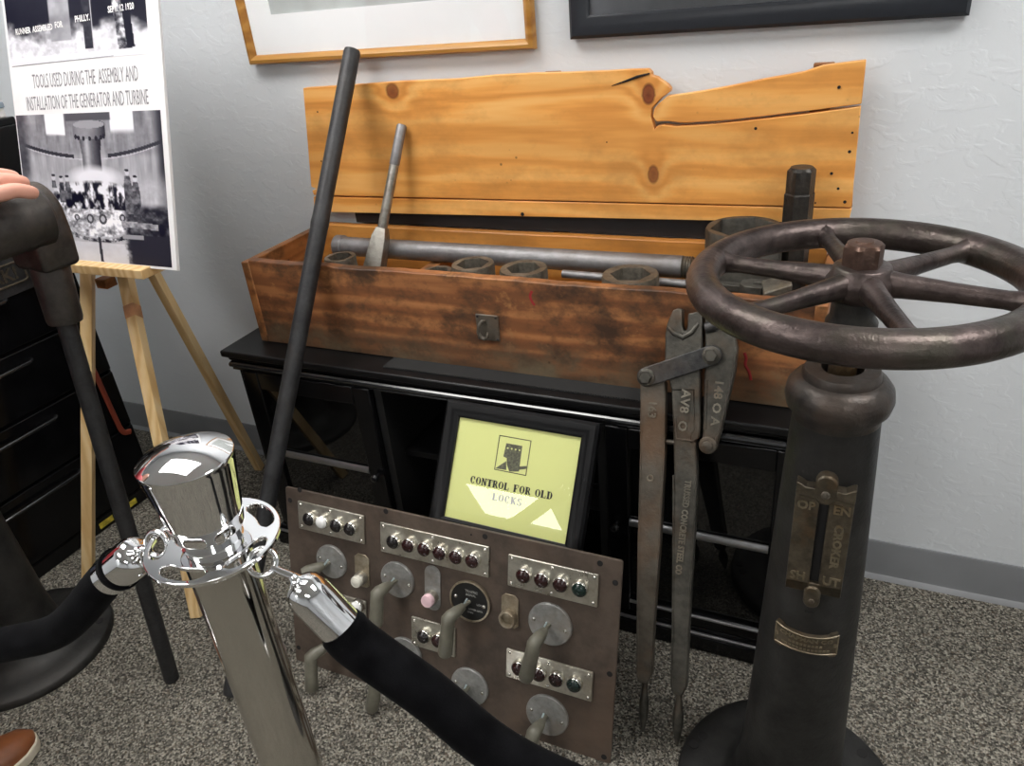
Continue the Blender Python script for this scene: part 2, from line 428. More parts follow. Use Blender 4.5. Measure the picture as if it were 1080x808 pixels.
# ceiling lights
def ceiling_light(x, y, wx, wy, label):
    t = Thing('ceiling_light', label, 'ceiling light', (x, y, ZC), 'ceiling lights')
    f = B(); b = .03
    for lo, hi in (((-wx-b, -wy-b), (wx+b, -wy)), ((-wx-b, wy), (wx+b, wy+b)), ((-wx-b, -wy), (-wx, wy)), ((wx, -wy), (wx+b, wy))):
        box(f, (x+lo[0], y+lo[1], ZC-.03), (x+hi[0], y+hi[1], ZC))
    t.part('frame', f, M['white_metal'])
    t.part('diffuser', box(B(), (x-wx, y-wy, ZC-.02), (x+wx, y+wy, ZC-.012)), M['lamp'], smooth=0)
ceiling_light(-1.50, .80, .60, .30, 'ceiling light panel above the chrome stanchion')
ceiling_light(.95, .75, .60, .30, 'ceiling light panel above the big handwheel')
ceiling_light(-1.7, -.95, .60, .30, 'ceiling light panel in the middle of the room on the left')
ceiling_light(1.1, -1.9, .60, .30, 'ceiling light panel in the middle of the room on the right')
ceiling_light(-2.83, -3.72, .42, .31, 'small square ceiling light panel in the far corner')

# ================================================================== low black cabinet
cab = Thing('cabinet', 'low glossy black cabinet with glass doors carrying the open wooden chest', 'cabinet', (-.70, 1.41, 0))
X0, X1 = -1.385, -.018; FY = 1.247; BY = 1.575
bm = box(B(), (X0-.034, 1.233, .588), (X1+.034, BY+.02, .606))
box(bm, (X0-.022, 1.243, .576), (X1+.022, BY+.012, .588))
cab.part('top', bm, M['satin'], bevel=.005, seg=3)
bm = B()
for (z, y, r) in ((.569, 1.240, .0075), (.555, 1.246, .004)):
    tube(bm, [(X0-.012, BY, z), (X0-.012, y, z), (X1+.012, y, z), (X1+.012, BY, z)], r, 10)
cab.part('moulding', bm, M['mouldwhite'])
cab.part('side_panel', box(B(), (X0, FY+.002, .06), (X0+.02, BY, .576)), M['gloss'], bevel=.002)
cab.part('side_panel', box(B(), (X1-.02, FY+.002, .06), (X1, BY, .576)), M['gloss'], bevel=.002)
cab.part('back_panel', box(B(), (X0+.02, BY-.012, .06), (X1-.02, BY, .576)), M['inside'])
bm = box(B(), (X0-.015, 1.228, 0), (X1+.015, BY, .045)); box(bm, (X0-.006, 1.237, .045), (X1+.006, BY, .062))
cab.part('plinth', bm, M['gloss'], bevel=.005, seg=3)
DL0, DL1, DR0, DR1 = X0+.02, -.985, -.418, X1-.02
for x in (DL1+.002, DR0-.022): cab.part('divider', box(B(), (x, FY+.004, .062), (x+.02, BY-.012, .576)), M['inside'])
cab.part('shelf', box(B(), (DL1+.022, 1.30, .338), (DR0-.022, BY-.012, .356)), M['satin'], bevel=.002)
cab.part('shelf', box(B(), (X0+.02, 1.33, .30), (DL1+.002, BY-.012, .315)), M['inside'])
cab.part('shelf', box(B(), (DR0-.002, 1.33, .30), (X1-.02, BY-.012, .315)), M['inside'])
bm = B(); tube(bm, [(X0-.010, 1.2335, .0475), (X1+.010, 1.2335, .0475)], .004, 10)  # bead added to carry a painted highlight line along the plinth
cab.part('plinth_highlight', bm, M['glint'])
def door(x0, x1, knobx):
    z0, z1, w = .066, .556, .048; bm = B()
    box(bm, (x0, FY-.012, z0), (x0+w, FY+.010, z1)); box(bm, (x1-w, FY-.012, z0), (x1, FY+.010, z1))
    box(bm, (x0+w, FY-.012, z0), (x1-w, FY+.010, z0+.035)); box(bm, (x0+w, FY-.012, z1-w), (x1-w, FY+.010, z1))
    d = cab.part('door', bm, M['gloss'], bevel=.003)
    cab.part('glass_pane', box(B(), (x0+w-.004, FY-.002, z0+.03), (x1-w+.004, FY+.003, z1-w+.004)), M['darkglass'], d, smooth=0)
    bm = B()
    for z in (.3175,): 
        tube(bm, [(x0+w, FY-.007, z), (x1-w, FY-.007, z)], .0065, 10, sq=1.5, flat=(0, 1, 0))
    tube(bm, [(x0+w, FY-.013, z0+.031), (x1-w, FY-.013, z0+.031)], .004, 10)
    cab.part('glazing_bar', bm, M['glint'], d, split=True)  # bars coloured silver grey in place of gloss highlights on black
    k = B(); m = mat_of((knobx, FY-.012, .312), (1, 0, 0), (0, 0, 1), (0, -1, 0))
    lathe(k, [(.004, 0), (.0035, .006), (.008, .010), (.010, .016), (.008, .022), (.002, .0245)], m, 20)
    cab.part('knob', k, M['mouldwhite'], d, label='small round black knob')
door(DL0, DL1, -1.007); door(DR0, DR1, -.397)

bm = B(); 
box(bm, (-.95, 1.262, .606), (-.31, 1.50, .6085))
for i in range(120):
    x = -.948+i*.00535; tube(bm, [(x, 1.2625, .6082), (x+.0012, 1.257, .6075)], .0014, 6)
single('cloth_mat', bm, M['mat'], 'thin black mesh mat with beaded edge under the wooden chest', 'mat', (-.63, 1.38, .606))

# ================================================================== the wooden chest
CH = V((-.69, 1.44, .6085))
chest = Thing('tool_chest', 'old open wooden tool chest with broken lid standing on the black cabinet', 'chest', CH)
CX0, CX1, CY0, CY1, CZ = -1.342, -.030, 1.305, 1.580, .6088
LY = 1.560                                       # front face of the lid
def lk(x, y):
    p = on_y(x, y, LY); return (p.x-CH.x, p.z-CH.z)
kA, kB, kC = lk(684, 97), lk(689, 184), lk(414, 97)
M['lid'] = wood('golden_pine_lid', (.95, .52, .165), (.87, .39, .092), (.62, .23, .042), 'X', 'Z', 42,
                knots=[(kA[0], kA[1]-.004, .014, .021), (kB[0], kB[1], .012, .020), (kC[0], kC[1]+.002, .018, .018)],
                dirt=((.42, .19, .05), .45, 4.0, None), rough=.42, seed=1)
M['chestfront'] = wood('grimy_chest_board', (.44, .185, .068), (.27, .102, .037), (.13, .052, .022), 'X', 'Z', 60,
                dirt=((.040, .022, .013), .9, 6.0, (-.04, .10)), rough=.55, seed=3)
M['chestside'] = wood('brown_chest_end', (.44, .19, .065), (.34, .13, .040), (.18, .065, .02), 'Y', 'Z', 60,
                dirt=((.06, .03, .015), .6, 7.0, (.0, .05)), rough=.5, seed=5)
M['chestback'] = wood('golden_chest_back', (.72, .34, .085), (.60, .25, .05), (.40, .14, .025), 'X', 'Z', 48,
                dirt=((.25, .11, .03), .5, 5.0, None), rough=.45, seed=6)
T = .022
def plank_x(x0, x1, y0, y1, z0, z1, jit=.0022, n=60, seed=1):
    """board along x with a chipped, slightly uneven top edge"""
    r = np.random.default_rng(seed); bm = B(); loops = []
    j = np.convolve(r.normal(0, 1, n+9), np.ones(5)/5, 'same')[:n+1]*jit
    for i in range(n+1):
        x = x0+(x1-x0)*i/n; zz = z1+j[i]
        loops.append([V((x, y0, z0)), V((x, y1, z0)), V((x, y1, zz)), V((x, y0+.002, zz)), V((x, y0, zz-.002))])
    rings(bm, loops); return bm
chest.part('front_panel', plank_x(CX0+T, CX1-T, CY0+.003, CY0+.003+T, CZ, .822, seed=3), M['chestfront'], label='stained grimy front board')
bp = plank_x(CX0+T, CX1-T, CY1-T, CY1, CZ, .836, .001, seed=4)
chest.part('back_panel', bp, M['chestback'])
chest.part('end_panel', box(B(), (CX0, CY0, CZ), (CX0+T, CY1, .818)), M['chestside'], bevel=.0025)
chest.part('end_panel', box(B(), (CX1-T, CY0, CZ), (CX1, CY1, .820)), M['chestside'], bevel=.0025)
chest.part('bottom_panel', box(B(), (CX0+T, CY0+.003+T, CZ), (CX1-T, CY1-T, CZ+.018)), M['chestback'])
for x in (-.93, -.47): chest.part('bearer', box(B(), (x, 1.425, CZ+.018), (x+.03, CY1-T, .7765)), M['chestside'])
# hasp plate with its hook
pl = chest.part('hasp_plate', box(B(), (-.721, CY0-.0005, .681), (-.668, CY0+.0035, .741)), M['toolrust'], bevel=.0015, label='rusty square iron hasp plate')
bm = B(); hp = catmull([(-.700, 1.303, .726), (-.703, 1.296, .728), (-.708, 1.291, .718), (-.709, 1.289, .703), (-.699, 1.289, .692), (-.690, 1.290, .697), (-.689, 1.292, .707)], 6)
tube(bm, hp, [.0038]*(len(hp)-3)+[.003, .0026, .002], 10)
chest.part('hook', bm, M['toolrust'], pl)
bm = B()
for x, z in ((-.716, .736), (-.673, .736), (-.716, .686), (-.673, .686)): dome(bm, mat_of((x, CY0-.0005, z), (1, 0, 0), (0, 0, 1), (0, -1, 0)), .0032, .0015, 10, 3)
chest.part('screw', bm, M['tooldark'], pl, split=True)
bm = B()
for px in ([(561, 307), (559, 312), (561, 318), (564, 322)], [(785, 372), (787, 378), (786, 385), (790, 392), (792, 401)]):
    pts = [on_y(x, y, CY0+.0028) for x, y in px]; tube(bm, catmull(pts, 4), .0028, 6, sq=.25, flat=(1, 0, 0))
chest.part('crayon_mark', bm, M['redmark'], label='short red crayon mark', split=True)

# lid: two boards, a split-off piece and a lower strip, with battens behind
LM = mat_of((0, LY, 0), (1, 0, 0), (0, 0, 1), (0, -1, 0))
def lw(P): return [(on_y(x, y, LY).x, on_y(x, y, LY).z) for x, y in P]
main = [(319.5, 93), (360, 90.5), (420, 86), (480, 83.5), (520, 79.5), (560, 77.5), (600, 76.5), (640, 75), (662, 73.6), (683, 73), (686.5, 76.5), (687, 80), (693, 82), (695, 84), (700, 87), (704.4, 90.5), (707, 94), (706, 97.5), (702, 100), (697, 104), (692, 109.5), (687, 114.5), (686, 122), (688, 129), (690, 137), (693, 133), (700, 131.8), (712, 133.5), (740, 132), (780, 128.5), (850, 120.5), (908, 112.5), (900, 196), (898.5, 219), (620, 212.5), (331, 206), (329, 201), (334, 199.5), (328, 197)]
bm = B(); prism(bm, lw(main), LM, -.020, 0)
lid = chest.part('lid', bm, M['lid'], bevel=.0012, seg=1, label='golden pine lid with a broken top edge and dark knots')
split = [(694, 110), (704, 101.5), (720, 99.5), (743, 96), (770, 91), (791, 86.7), (812, 82.5), (829.6, 79.4), (848, 76), (868, 69.5), (890, 66.5), (913.5, 63.6), (908.6, 110), (850, 117.5), (800, 123.5), (760, 127.8), (720, 130), (704, 128), (692, 128.5), (688, 123), (690, 115)]
bm = B(); prism(bm, lw(split), LM, -.020, -.001)
chest.part('split_piece', bm, M['lid'], lid, bevel=.0015, seg=1)
sp = [on_y(x, y, LY-.001) for x, y in [(645, 90.5), (660, 85.5), (672, 81), (685, 77.5)]]
bm = B(); tube(bm, sp, [.0005, .0022, .003, .0015], 6); chest.part('splinter_crack', bm, M['hole'], lid, label='dark splintered crack near the top edge')
strip = [(330.5, 207.5), (620, 214), (898.3, 220.5), (894.8, 236), (620, 230), (331, 223.5)]
bm = B(); prism(bm, lw(strip), LM, -.021, -.0005)
chest.part('lower_strip', bm, M['lid'], lid, bevel=.0012, seg=1)
bm = B()
for x, y, r in ((551, 226, .0045), (335, 118, .002), (339, 170, .002), (896, 160, .003), (891, 213, .0032), (877, 183, .003), (797, 135.5, .003), (884, 199, .0026), (640, 150, .0015), (860, 214, .0018), (885, 92, .003), (899, 140, .0022)):
    p = on_y(x, y, LY); lathe(bm, [(r, -.0005), (r*.98, .0006)], mat_of(p, (1, 0, 0), (0, 0, 1), (0, -1, 0)), 10)
chest.part('nail_hole', bm, M['hole'], lid, label='dark nail hole', split=True)
for x, zt in ((-.628, 1.181), (-.094, 1.176)):
    chest.part('batten', box(B(), (x-.018, LY+.0295, .62), (x+.018, LY+.0435, zt)), M['chestside'], lid, bevel=.002)
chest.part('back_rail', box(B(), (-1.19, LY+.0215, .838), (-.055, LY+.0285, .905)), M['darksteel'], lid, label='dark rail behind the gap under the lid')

# ------------------------------------------------------------------ tools in the chest
def hexloop(c, a, z, n=48, rot=0):
    o = []
    for k in range(n):
        t = 2*PI*k/n; q = ((t) % (PI/3))-PI/6; r = a*math.cos(PI/6)/math.cos(q)
        o.append(V((c[0]+r*math.cos(t+rot), c[1]+r*math.sin(t+rot), z)))
    return o
def circ(c, r, z, n=48, rot=0): return [V((c[0]+r*math.cos(2*PI*k/n+rot), c[1]+r*math.sin(2*PI*k/n+rot), z)) for k in range(n)]
def socket(label, cx, cy, zt, r, a, mat, rot=.3, zb=None, group='hexagon ring sockets in the chest', name='hex_socket', tilt=0, thin=False):
    zb = CZ+.018 if zb is None else zb
    bm = B(); c = (0, 0); h = zt-zb
    rings(bm, [circ(c, r*.97, 0, 48, rot), circ(c, r, .006, 48, rot), circ(c, r, h-.005, 48, rot), circ(c, r*.965, h, 48, rot), hexloop(c, a*1.02, h, 48, rot), hexloop(c, a, h-.003, 48, rot), hexloop(c, a, h*.35, 48, rot)])
    o = to_mesh_obj(name, bm, mat); o.location = (cx, cy, zb)
    return tag(o, label, 'socket', group)
def at_z(x, y, z): p = on_z(x, y, z); return p.x, p.y
ZS = .822
for (x, y, z, r, a, rot, lab) in ((549, 285, ZS, .051, .036, .2, 'hexagon socket just right of the middle of the chest, third ring from the left'),
                              (495.5, 280, ZS+.004, .047, .035, .5, 'hexagon socket standing above the hasp plate, left one of the close pair'),
                              (663, 291, ZS, .057, .040, .15, 'large rimmed hexagon socket alone near the right of the chest'),
                              (353, 273.5, ZS+.003, .037, .029, .4, 'hexagon socket in the left end of the chest beside the long iron bar'),
                              (461, 285.5, ZS-.014, .034, .026, .1, 'low half hidden hexagon socket in the chest between the drift and the pair')):
    cx, cy = at_z(x, y, z); cy = max(cy, CY0+.003+T+r+.001)
    socket(lab, cx, cy, z, r, a, M['socket'], rot)
bx, by = on_y(785, 239, 1.475).x, 1.475
bz = on_y(785, 239, 1.475).z
socket('big dark hexagon socket standing high in the right end of the chest', bx, by, bz, .073, .064, M['socketdark'], .35, group=None, name='large_socket')

bm = B(); px0, px1, py, pz, pr = -1.205, -.305, 1.502, .8005, .0235
tube(bm, [(px0+.004, py, pz), (px1-.02, py, pz)], pr, 32)
pp = Thing('steel_pipe', 'long grey steel pipe lying lengthwise in the back of the chest', 'pipe', ((px0+px1)/2, py, pz-pr))
pp.part('pipe', bm, M['pipe'])
bm = B(); lathe(bm, [(pr+.001, 0), (pr+.004, .003), (pr+.004, .022), (pr+.001, .025)], mat_of((px0, py, pz), (0, 1, 0), (0, 0, 1), (1, 0, 0)), 32); pp.part('end_collar', bm, M['pipe'])
bm = B(); lathe(bm, [(pr-.002, 0)]+[(pr-.002+.002*(i % 2), .002+i*.0025) for i in range(9)]+[(pr-.004, .026)], mat_of((px1-.021, py, pz), (0, 1, 0), (0, 0, 1), (1, 0, 0)), 32); pp.part('threaded_end', bm, M['drift'], label='bright threaded end')
bm = B(); tube(bm, [(-.575, 1.455, .7855), (-.285, 1.445, .7855)], .009, 16)
tube(bm, [(-.30, 1.4455, .7855), (-.27, 1.4445, .7855)], .012, 16)
single('round_bar', bm, M['pipe'], 'thin grey round bar lying in the chest in front of the long pipe', 'bar', (-.43, 1.45, .776))
p = on_z(730, 297, .80)
bm = B(); lathe(bm, [(.0035, 0), (.0035, .16), (.008, .16), (.008, .172), (.006, .175)], Matrix.Translation((p.x, p.y, CZ+.0185)), 12)
single('bolt', bm, M['silver'], 'small bright bolt upright at the end of the thin bar', 'bolt', (p.x, p.y, CZ+.0185))
# flat spanner lying over the sockets and a wedge beside it
zz = .812; p = on_z(788, 304, zz)
bm = B(); m = mat_of((p.x, max(p.y, 1.375), zz), V((1, -.12, 0)).normalized(), V((.12, 1, 0)).normalized(), (0, 0, 1))
prism(bm, rrect(-.10, -.010, .012, .010, .004), m, -.006, .006); prism(bm, [(.0, -.022), (.03, -.022), (.034, -.008), (.012, -.006), (.012, .006), (.034, .008), (.03, .022), (.0, .022), (-.012, .010), (-.012, -.010)], m, -.010, .012)
box(bm, (-.052, -.010, -(zz-CZ-.0185)), (-.032, .010, -.004), m)
single('open_spanner', bm, M['socketdark'], 'dark open ended spanner lying behind the handwheel in the chest', 'spanner', (p.x, p.y, CZ+.0185), bevel=.001)
p = on_z(818, 303, .826)
bm = B(); m = mat_of((p.x, max(p.y, 1.37), CZ+.0185), V((1, .25, 0)).normalized(), V((-.25, 1, 0)).normalized(), (0, 0, 1))
hgt = .838-CZ-.0185
rings(bm, [[m @ V(q) for q in lp] for lp in ([(-.024, -.024, 0), (.024, -.024, 0), (.024, .024, 0), (-.024, .024, 0)], [(-.024, -.024, hgt-.018), (.024, -.024, hgt-.002), (.024, .024, hgt+.004), (-.024, .024, hgt-.012)])])
single('steel_wedge', bm, M['socket'], 'slanted steel wedge beside the upright hexagon bar in the chest', 'wedge', (p.x, p.y, CZ+.0185), bevel=.002)
# upright hexagon bar
hy = 1.50; p = on_y(846, 176, hy)
bm = B(); hz = p.z; c = (p.x, hy); z0 = CZ+.0185; R6 = .0275
rings(bm, [hexloop(c, R6, z0, 48, .25), hexloop(c, R6, hz-.050, 48, .25), hexloop(c, R6*.94, hz-.047, 48, .25), hexloop(c, R6*.94, hz-.006, 48, .25), circ(c, R6*.72, hz, 48, .25)])
single('hex_bar', bm, M['hexiron'], 'thick black hexagon bar standing upright in the right end of the chest', 'bar', (c[0], c[1], z0), smooth=25)
# drift leaning against the lid
tp = on_y(424, 131, LY-.012); lo = on_y(396, 279, 1.443)
d = (lo-tp).normalized(); ft = tp+d*((tp.z-(CZ+.021))/-d.z)
mid = tp+(lo-tp)*.70; m2 = tp+(lo-tp)*.27; m3 = tp+(lo-tp)*.74
dr = Thing('drift', 'bright steel drift with square tapered shank leaning on the chest lid', 'drift', ft)
bm = B(); tube(bm, [tp, tp+(m2-tp)*.05, m2, m2+(mid-m2)*.02], [.0085, .0115, .0120, .0120], 24)
dr.part('handle_end', bm, M['pipe'], label='darker grey upper end')
bm = B(); tube(bm, [m2+(mid-m2)*.02, m2+(mid-m2)*.04, m3], [.0105, .0112, .0118], 24); dr.part('shank', bm, M['drift'])
bm = B(); a = V((.96, .18, 0)).normalized(); a = (a-d*a.dot(d)).normalized(); b = d.cross(a)
def sq(c, s, t): return [c+a*s+b*t, c-a*s+b*t, c-a*s-b*t, c+a*s-b*t]
rings(bm, [sq(m3-d*.004, .012, .012), sq(m3+d*.018, .0175, .0165), sq(m3+d*.14, .0255, .022), sq(ft-d*.01, .026, .024), sq(ft, .025, .023)])
dr.part('tapered_head', bm, M['drift'], bevel=.001, smooth=20)

# ================================================================== long bar leaning on the chest
f0 = on_z(243, 738, 0.0); tt = on_y(329, 280, CY0-.0215); dd = (tt-f0); top = f0+dd*1.500
bm = B(); base = f0+V((0, 0, .0))
p1 = f0+dd*.012; 
tube(bm, [p1, f0+dd*.02, f0+dd*1.085, f0+dd*1.095, f0+dd*1.10, f0+dd*1.115, f0+dd*1.493, top], [.017, .0195, .0195, .0205, .0205, .0192, .0192, .0175], 28)
single('iron_bar', bm, M['bar'], 'long black iron bar leaning against the front of the wooden chest', 'bar', (f0.x, f0.y, 0))
# ================================================================== bar cutter leaning on the cabinet edge
ta = math.atan2(.240, .606)
TO = V((0, .975, 0)); TX = V((1, 0, 0)); TYv = V((0, math.sin(ta), math.cos(ta))); TN = TX.cross(TYv)
def tp2(x, y, off=0):
    q = on_plane(x, y, TO+TN*off, TN)-TO; return (q.x, q.dot(TYv))
TM = mat_of(TO, TX, TYv, TN)
def tpoly(P): return [tp2(*q) for q in P]
TD = V((0, 0, 0))
rod = Thing('rod_cutter', 'old two handled steel rod cutter leaning on the black cabinet beside the handwheel', 'cutter', (-.24, .99, 0))
def tplate(poly, t0, t1): 
    bm = B(); prism(bm, poly, TM, t0, t1); return bm
bk, fr = -.0150, .010
left = [(676, 399), (680, 392), (690, 391), (698, 396), (702.5, 405), (702, 478), (697, 572), (691, 650), (688, 712), (684, 719.5), (675.5, 719), (672.3, 713), (672.3, 650), (673.5, 572), (676.3, 478)]
hl = rod.part('handle', tplate(tpoly(left), bk, .008), M['toolrust'], bevel=.003, label='rusty left handle')
right = [(709, 406), (733, 406), (735, 470), (736, 500), (733.5, 560), (730, 613), (727, 670), (724.5, 724), (721, 731.5), (712, 731), (708.5, 724), (710, 670), (711, 613), (712, 500), (711, 450)]
hr = rod.part('handle', tplate(tpoly(right), bk, .010), M['tool'], bevel=.003)
def grip(P, par):
    bm = B(); pts = []; rad = []
    for x, y, r in P:
        q = tp2(x, y); pts.append(TO+TX*q[0]+TYv*q[1]-TN*.002); rad.append(r)
    tube(bm, pts, rad, 16, sq=.8, flat=(1, 0, 0)); return rod.part('grip', bm, M['tool'], par)
grip([(680, 714, .0095), (680, 719, .0075), (680, 724, .0058), (679.5, 731, .0068), (679, 740, .0098), (678.6, 751, .0098), (678, 763, .0065), (677.5, 772, .0025)], hl)
grip([(716.5, 726, .0095), (716, 731, .0075), (716, 736, .0062), (715.6, 744, .0078), (715, 754, .0112), (714.5, 765, .0108), (714, 778, .0065), (713.6, 786, .003)], hr)
cj = [(711, 327), (716, 325), (720.5, 326.5), (720.5, 343), (722, 349), (725, 349), (726.5, 343), (727, 330.5), (742, 328), (741.5, 365), (739.5, 395), (739.5, 452), (738, 462), (729, 467), (729, 457), (733, 452), (733, 411), (709.4, 411), (702.5, 380), (703, 352), (705, 341)]
jw = rod.part('fixed_jaw', tplate(tpoly(cj), bk+.001, .0125), M['tool'], bevel=.003)
bm = B(); q = [tp2(x, y) for x, y in [(706, 344), (712, 351), (722, 355), (731, 350), (738, 341)]]
tube(bm, [TO+TX*a+TYv*b+TN*.0125 for a, b in q], [.003, .005, .006, .005, .003], 10); rod.part('jaw_lip', bm, M['tool'], jw)
rj = [(744, 328), (757, 330), (766, 339), (775, 351), (778.5, 368), (776, 392), (769, 421), (762, 452), (757.5, 468), (752, 476), (744, 476), (740, 470), (742, 455), (743.5, 400), (744.5, 365)]
rjo = rod.part('moving_jaw', tplate(tpoly(rj), bk, .009), M['tool'], bevel=.0035)
bm = B(); q = [tp2(x, y) for x, y in [(745, 346), (752, 344), (759, 339), (764, 334)]]
tube(bm, [TO+TX*a+TYv*b+TN*.008 for a, b in q], [.010, .012, .012, .008], 12); rod.part('jaw_shoulder', bm, M['tooldark'], rjo)
# ribs standing up along the jaw edges and handle edges
def rib(P, par, r=.0028, off=.0095, mat='tool'):
    bm = B(); q = [tp2(x, y) for x, y in P]; tube(bm, [TO+TX*a+TYv*b+TN*off for a, b in q], r, 8); rod.part('rib', bm, M[mat], par)
rib([(776.5, 372), (774, 392), (767, 421), (760, 452), (756, 464)], rjo); rib([(746, 400), (744.5, 452)], rjo, off=.0085)
rib([(711.5, 500), (711.2, 613), (710.4, 670), (709.3, 722)], hr, .0022); rib([(734.8, 500), (732.5, 560), (729.2, 613), (726.2, 670), (724, 722)], hr, .0022)
rib([(713, 440), (714, 462), (733, 464)], hr, .003)
rib([(677.3, 430), (677.2, 478), (674.6, 572), (673.4, 650), (673.3, 712)], hl, .0022, .0075, 'toolrust'); rib([(701.6, 420), (701, 478), (696, 572), (690, 650), (687, 710)], hl, .0022, .0075, 'toolrust')
# link
pL, pR = tp2(684.2, 396.7), tp2(752.2, 374.2)
a = V(pL); b = V(pR); dv = (b-a).normalized(); nv = V((-dv.y, dv.x))
poly = []; an0 = math.atan2(dv.y, dv.x)
for c, s in ((a, PI/2), (b, -PI/2)):
    for k in range(13):
        t = an0+s+PI*k/12; poly.append((c.x+.0185*math.cos(t), c.y+.0185*math.sin(t)))
lnk = rod.part('link', tplate(poly, .0105, .020), M['tooldark'], bevel=.002)
for c in (pL, pR):
    o = TO+TX*c[0]+TYv*c[1]
    bm = B(); lathe(bm, [(.0165, -.012), (.0165, .020), (.0165, .0225), (.0150, .0235)], mat_of(o, TX, TYv, TN), 24)
    rings(bm, [[mat_of(o, TX, TYv, TN) @ V(v) for v in hexloop((0, 0), r, z, 24, .2)] for r, z in ((.0125, .022), (.0125, .0300), (.0105, .0325))])
    rod.part('bolt', bm, M['tool'], lnk)
c = tp2(747.5, 468.5); o = TO+TX*c[0]+TYv*c[1]
bm = B(); lathe(bm, [(.0165, -.014), (.0165, .012), (.0145, .014), (.010, .0145), (.009, .018), (.005, .019)], mat_of(o, TX, TYv, TN), 24); rod.part('pivot_boss', bm, M['tool'])
c0, c1 = tp2(699, 465.5), tp2(714, 467); bm = B(); tube(bm, [TO+TX*c0[0]+TYv*c0[1], TO+TX*c1[0]+TYv*c1[1]], .005, 12); rod.part('stop_pin', bm, M['tool'])
def ttext(s, x, y, size, off, par, mat='tool', xs=1., space=1.):
    c = tp2(x, y); o = TO+TX*c[0]+TYv*c[1]+TN*off
    bm = B(); text(bm, s, size, mat_of(o, -TYv, TX, TN), xs, .0022, .0004, space=space); rod.part('raised_lettering', bm, M['worn'], par)  # letters take a lighter steel in place of relief shading
ttext('163', 689, 431, .021, .0085, hl, 'toolrust', 1.1); ttext('O', 686.5, 503, .018, .0085, hl, 'toolrust')
ttext('AV8  O', 722.5, 432, .023, .0105, hr, 'tool', 1.1); ttext('148 O A', 757, 424, .021, .0095, rjo, 'tool', 1.15)
ttext('TRUSSED CONCRETE STEEL CO', 721.5, 555, .0165, .0105, hr, 'tool', .74, 1.08)

# ================================================================== floor stands
AX, AY = .003, .951
def spin(prof): return lathe(B(), prof, Matrix.Translation((AX, AY, 0)), 64)
vs = Thing('valve_stand', 'tall black cast iron valve stand with an indicator plate and a big handwheel', 'valve stand', (AX, AY, 0), 'cast iron floor stands')
bm = spin([(.193, 0), (.195, .006), (.193, .018), (.189, .022), (.150, .024), (.118, .028), (.100, .042), (.090, .075), (.0835, .125), (.0822, .14), (.0645, .60), (.0555, .815), (.053, .83)])
fl = vs.part('column', bm, M['cast'], smooth=50)
bm = B()
for px, py in ((731.7, 785), (909, 794.7)):
    p = on_z(px, py, .0235); r = math.hypot(p.x-AX, p.y-AY); a0 = math.atan2(p.y-AY, p.x-AX)
    lathe(bm, [(.0095, -.001), (.0095, .0006)], Matrix.Translation((p.x, p.y, .0235)), 14)
for da in (60, 120, 180, 240): 
    q = a0+math.radians(da); lathe(bm, [(.0095, -.001), (.0095, .0006)], Matrix.Translation((AX+.168*math.cos(q), AY+.168*math.sin(q), .0235)), 14)
vs.part('bolt_hole', bm, M['hole'], fl, split=True)
cap = vs.part('cap', spin([(.050, .800), (.0555, .812), (.0575, .822), (.0645, .831), (.0675, .844), (.0655, .858), (.058, .868), (.0500, .872), (.0485, .8722), (.0480, .879), (.0455, .884), (.026, .885), (.0235, .880), (.0235, .866)]), M['capiron'], smooth=50)
vs.part('screw_stem', spin([(.0175, .84), (.0175, .935)]), M['stem'], label='greasy brown steel stem')
WZ = 1.002; WX, WYc = .012, .955
bm = lathe(B(), [(.020, .918), (.030, .922), (.031, .950), (.027, .957), (.025, .985)], Matrix.Translation((.006, .952, 0)), 40)
vs.part('collar', bm, M['hexiron'])
bm = B(); torus(bm, (WX, WYc, WZ), (1, 0, 0), (0, 1, 0), .1885, .0212, 96, 24)
wh = vs.part('handwheel', bm, M['wheel'], label='brown six spoked iron handwheel')
for k in range(6):
    a = math.radians(48+60*k); d = V((math.cos(a), math.sin(a), 0)); c = V((WX, WYc, WZ))
    bm = B(); tube(bm, [c+d*.020, c+d*.045, c+d*.10, c+d*.150, c+d*.168, c+d*.180], [.018, .0150, .0120, .0108, .0128, .019], 16, flat=(0, 0, 1), sq=.95)
    vs.part('spoke', bm, M['wheel'], wh)
hub = lathe(B(), [(.024, .978), (.034, .982), (.041, .996), (.040, 1.008), (.034, 1.016), (.033, 1.021), (.030, 1.023)], Matrix.Translation((WX-.002, WYc, 0)), 40)
vs.part('hub', hub, M['wheel'], wh, smooth=50)
bm = B(); c = (WX-.003, WYc)
rings(bm, [hexloop(c, .0235, 1.0225, 48, .3), hexloop(c, .0235, 1.046, 48, .3), circ(c, .0195, 1.050, 48, .3), circ(c, .011, 1.0505, 48, .3), circ(c, .010, 1.053, 48, .3)])
vs.part('nut', bm, M['nutbrown'], wh, smooth=25, label='brown hexagon nut')
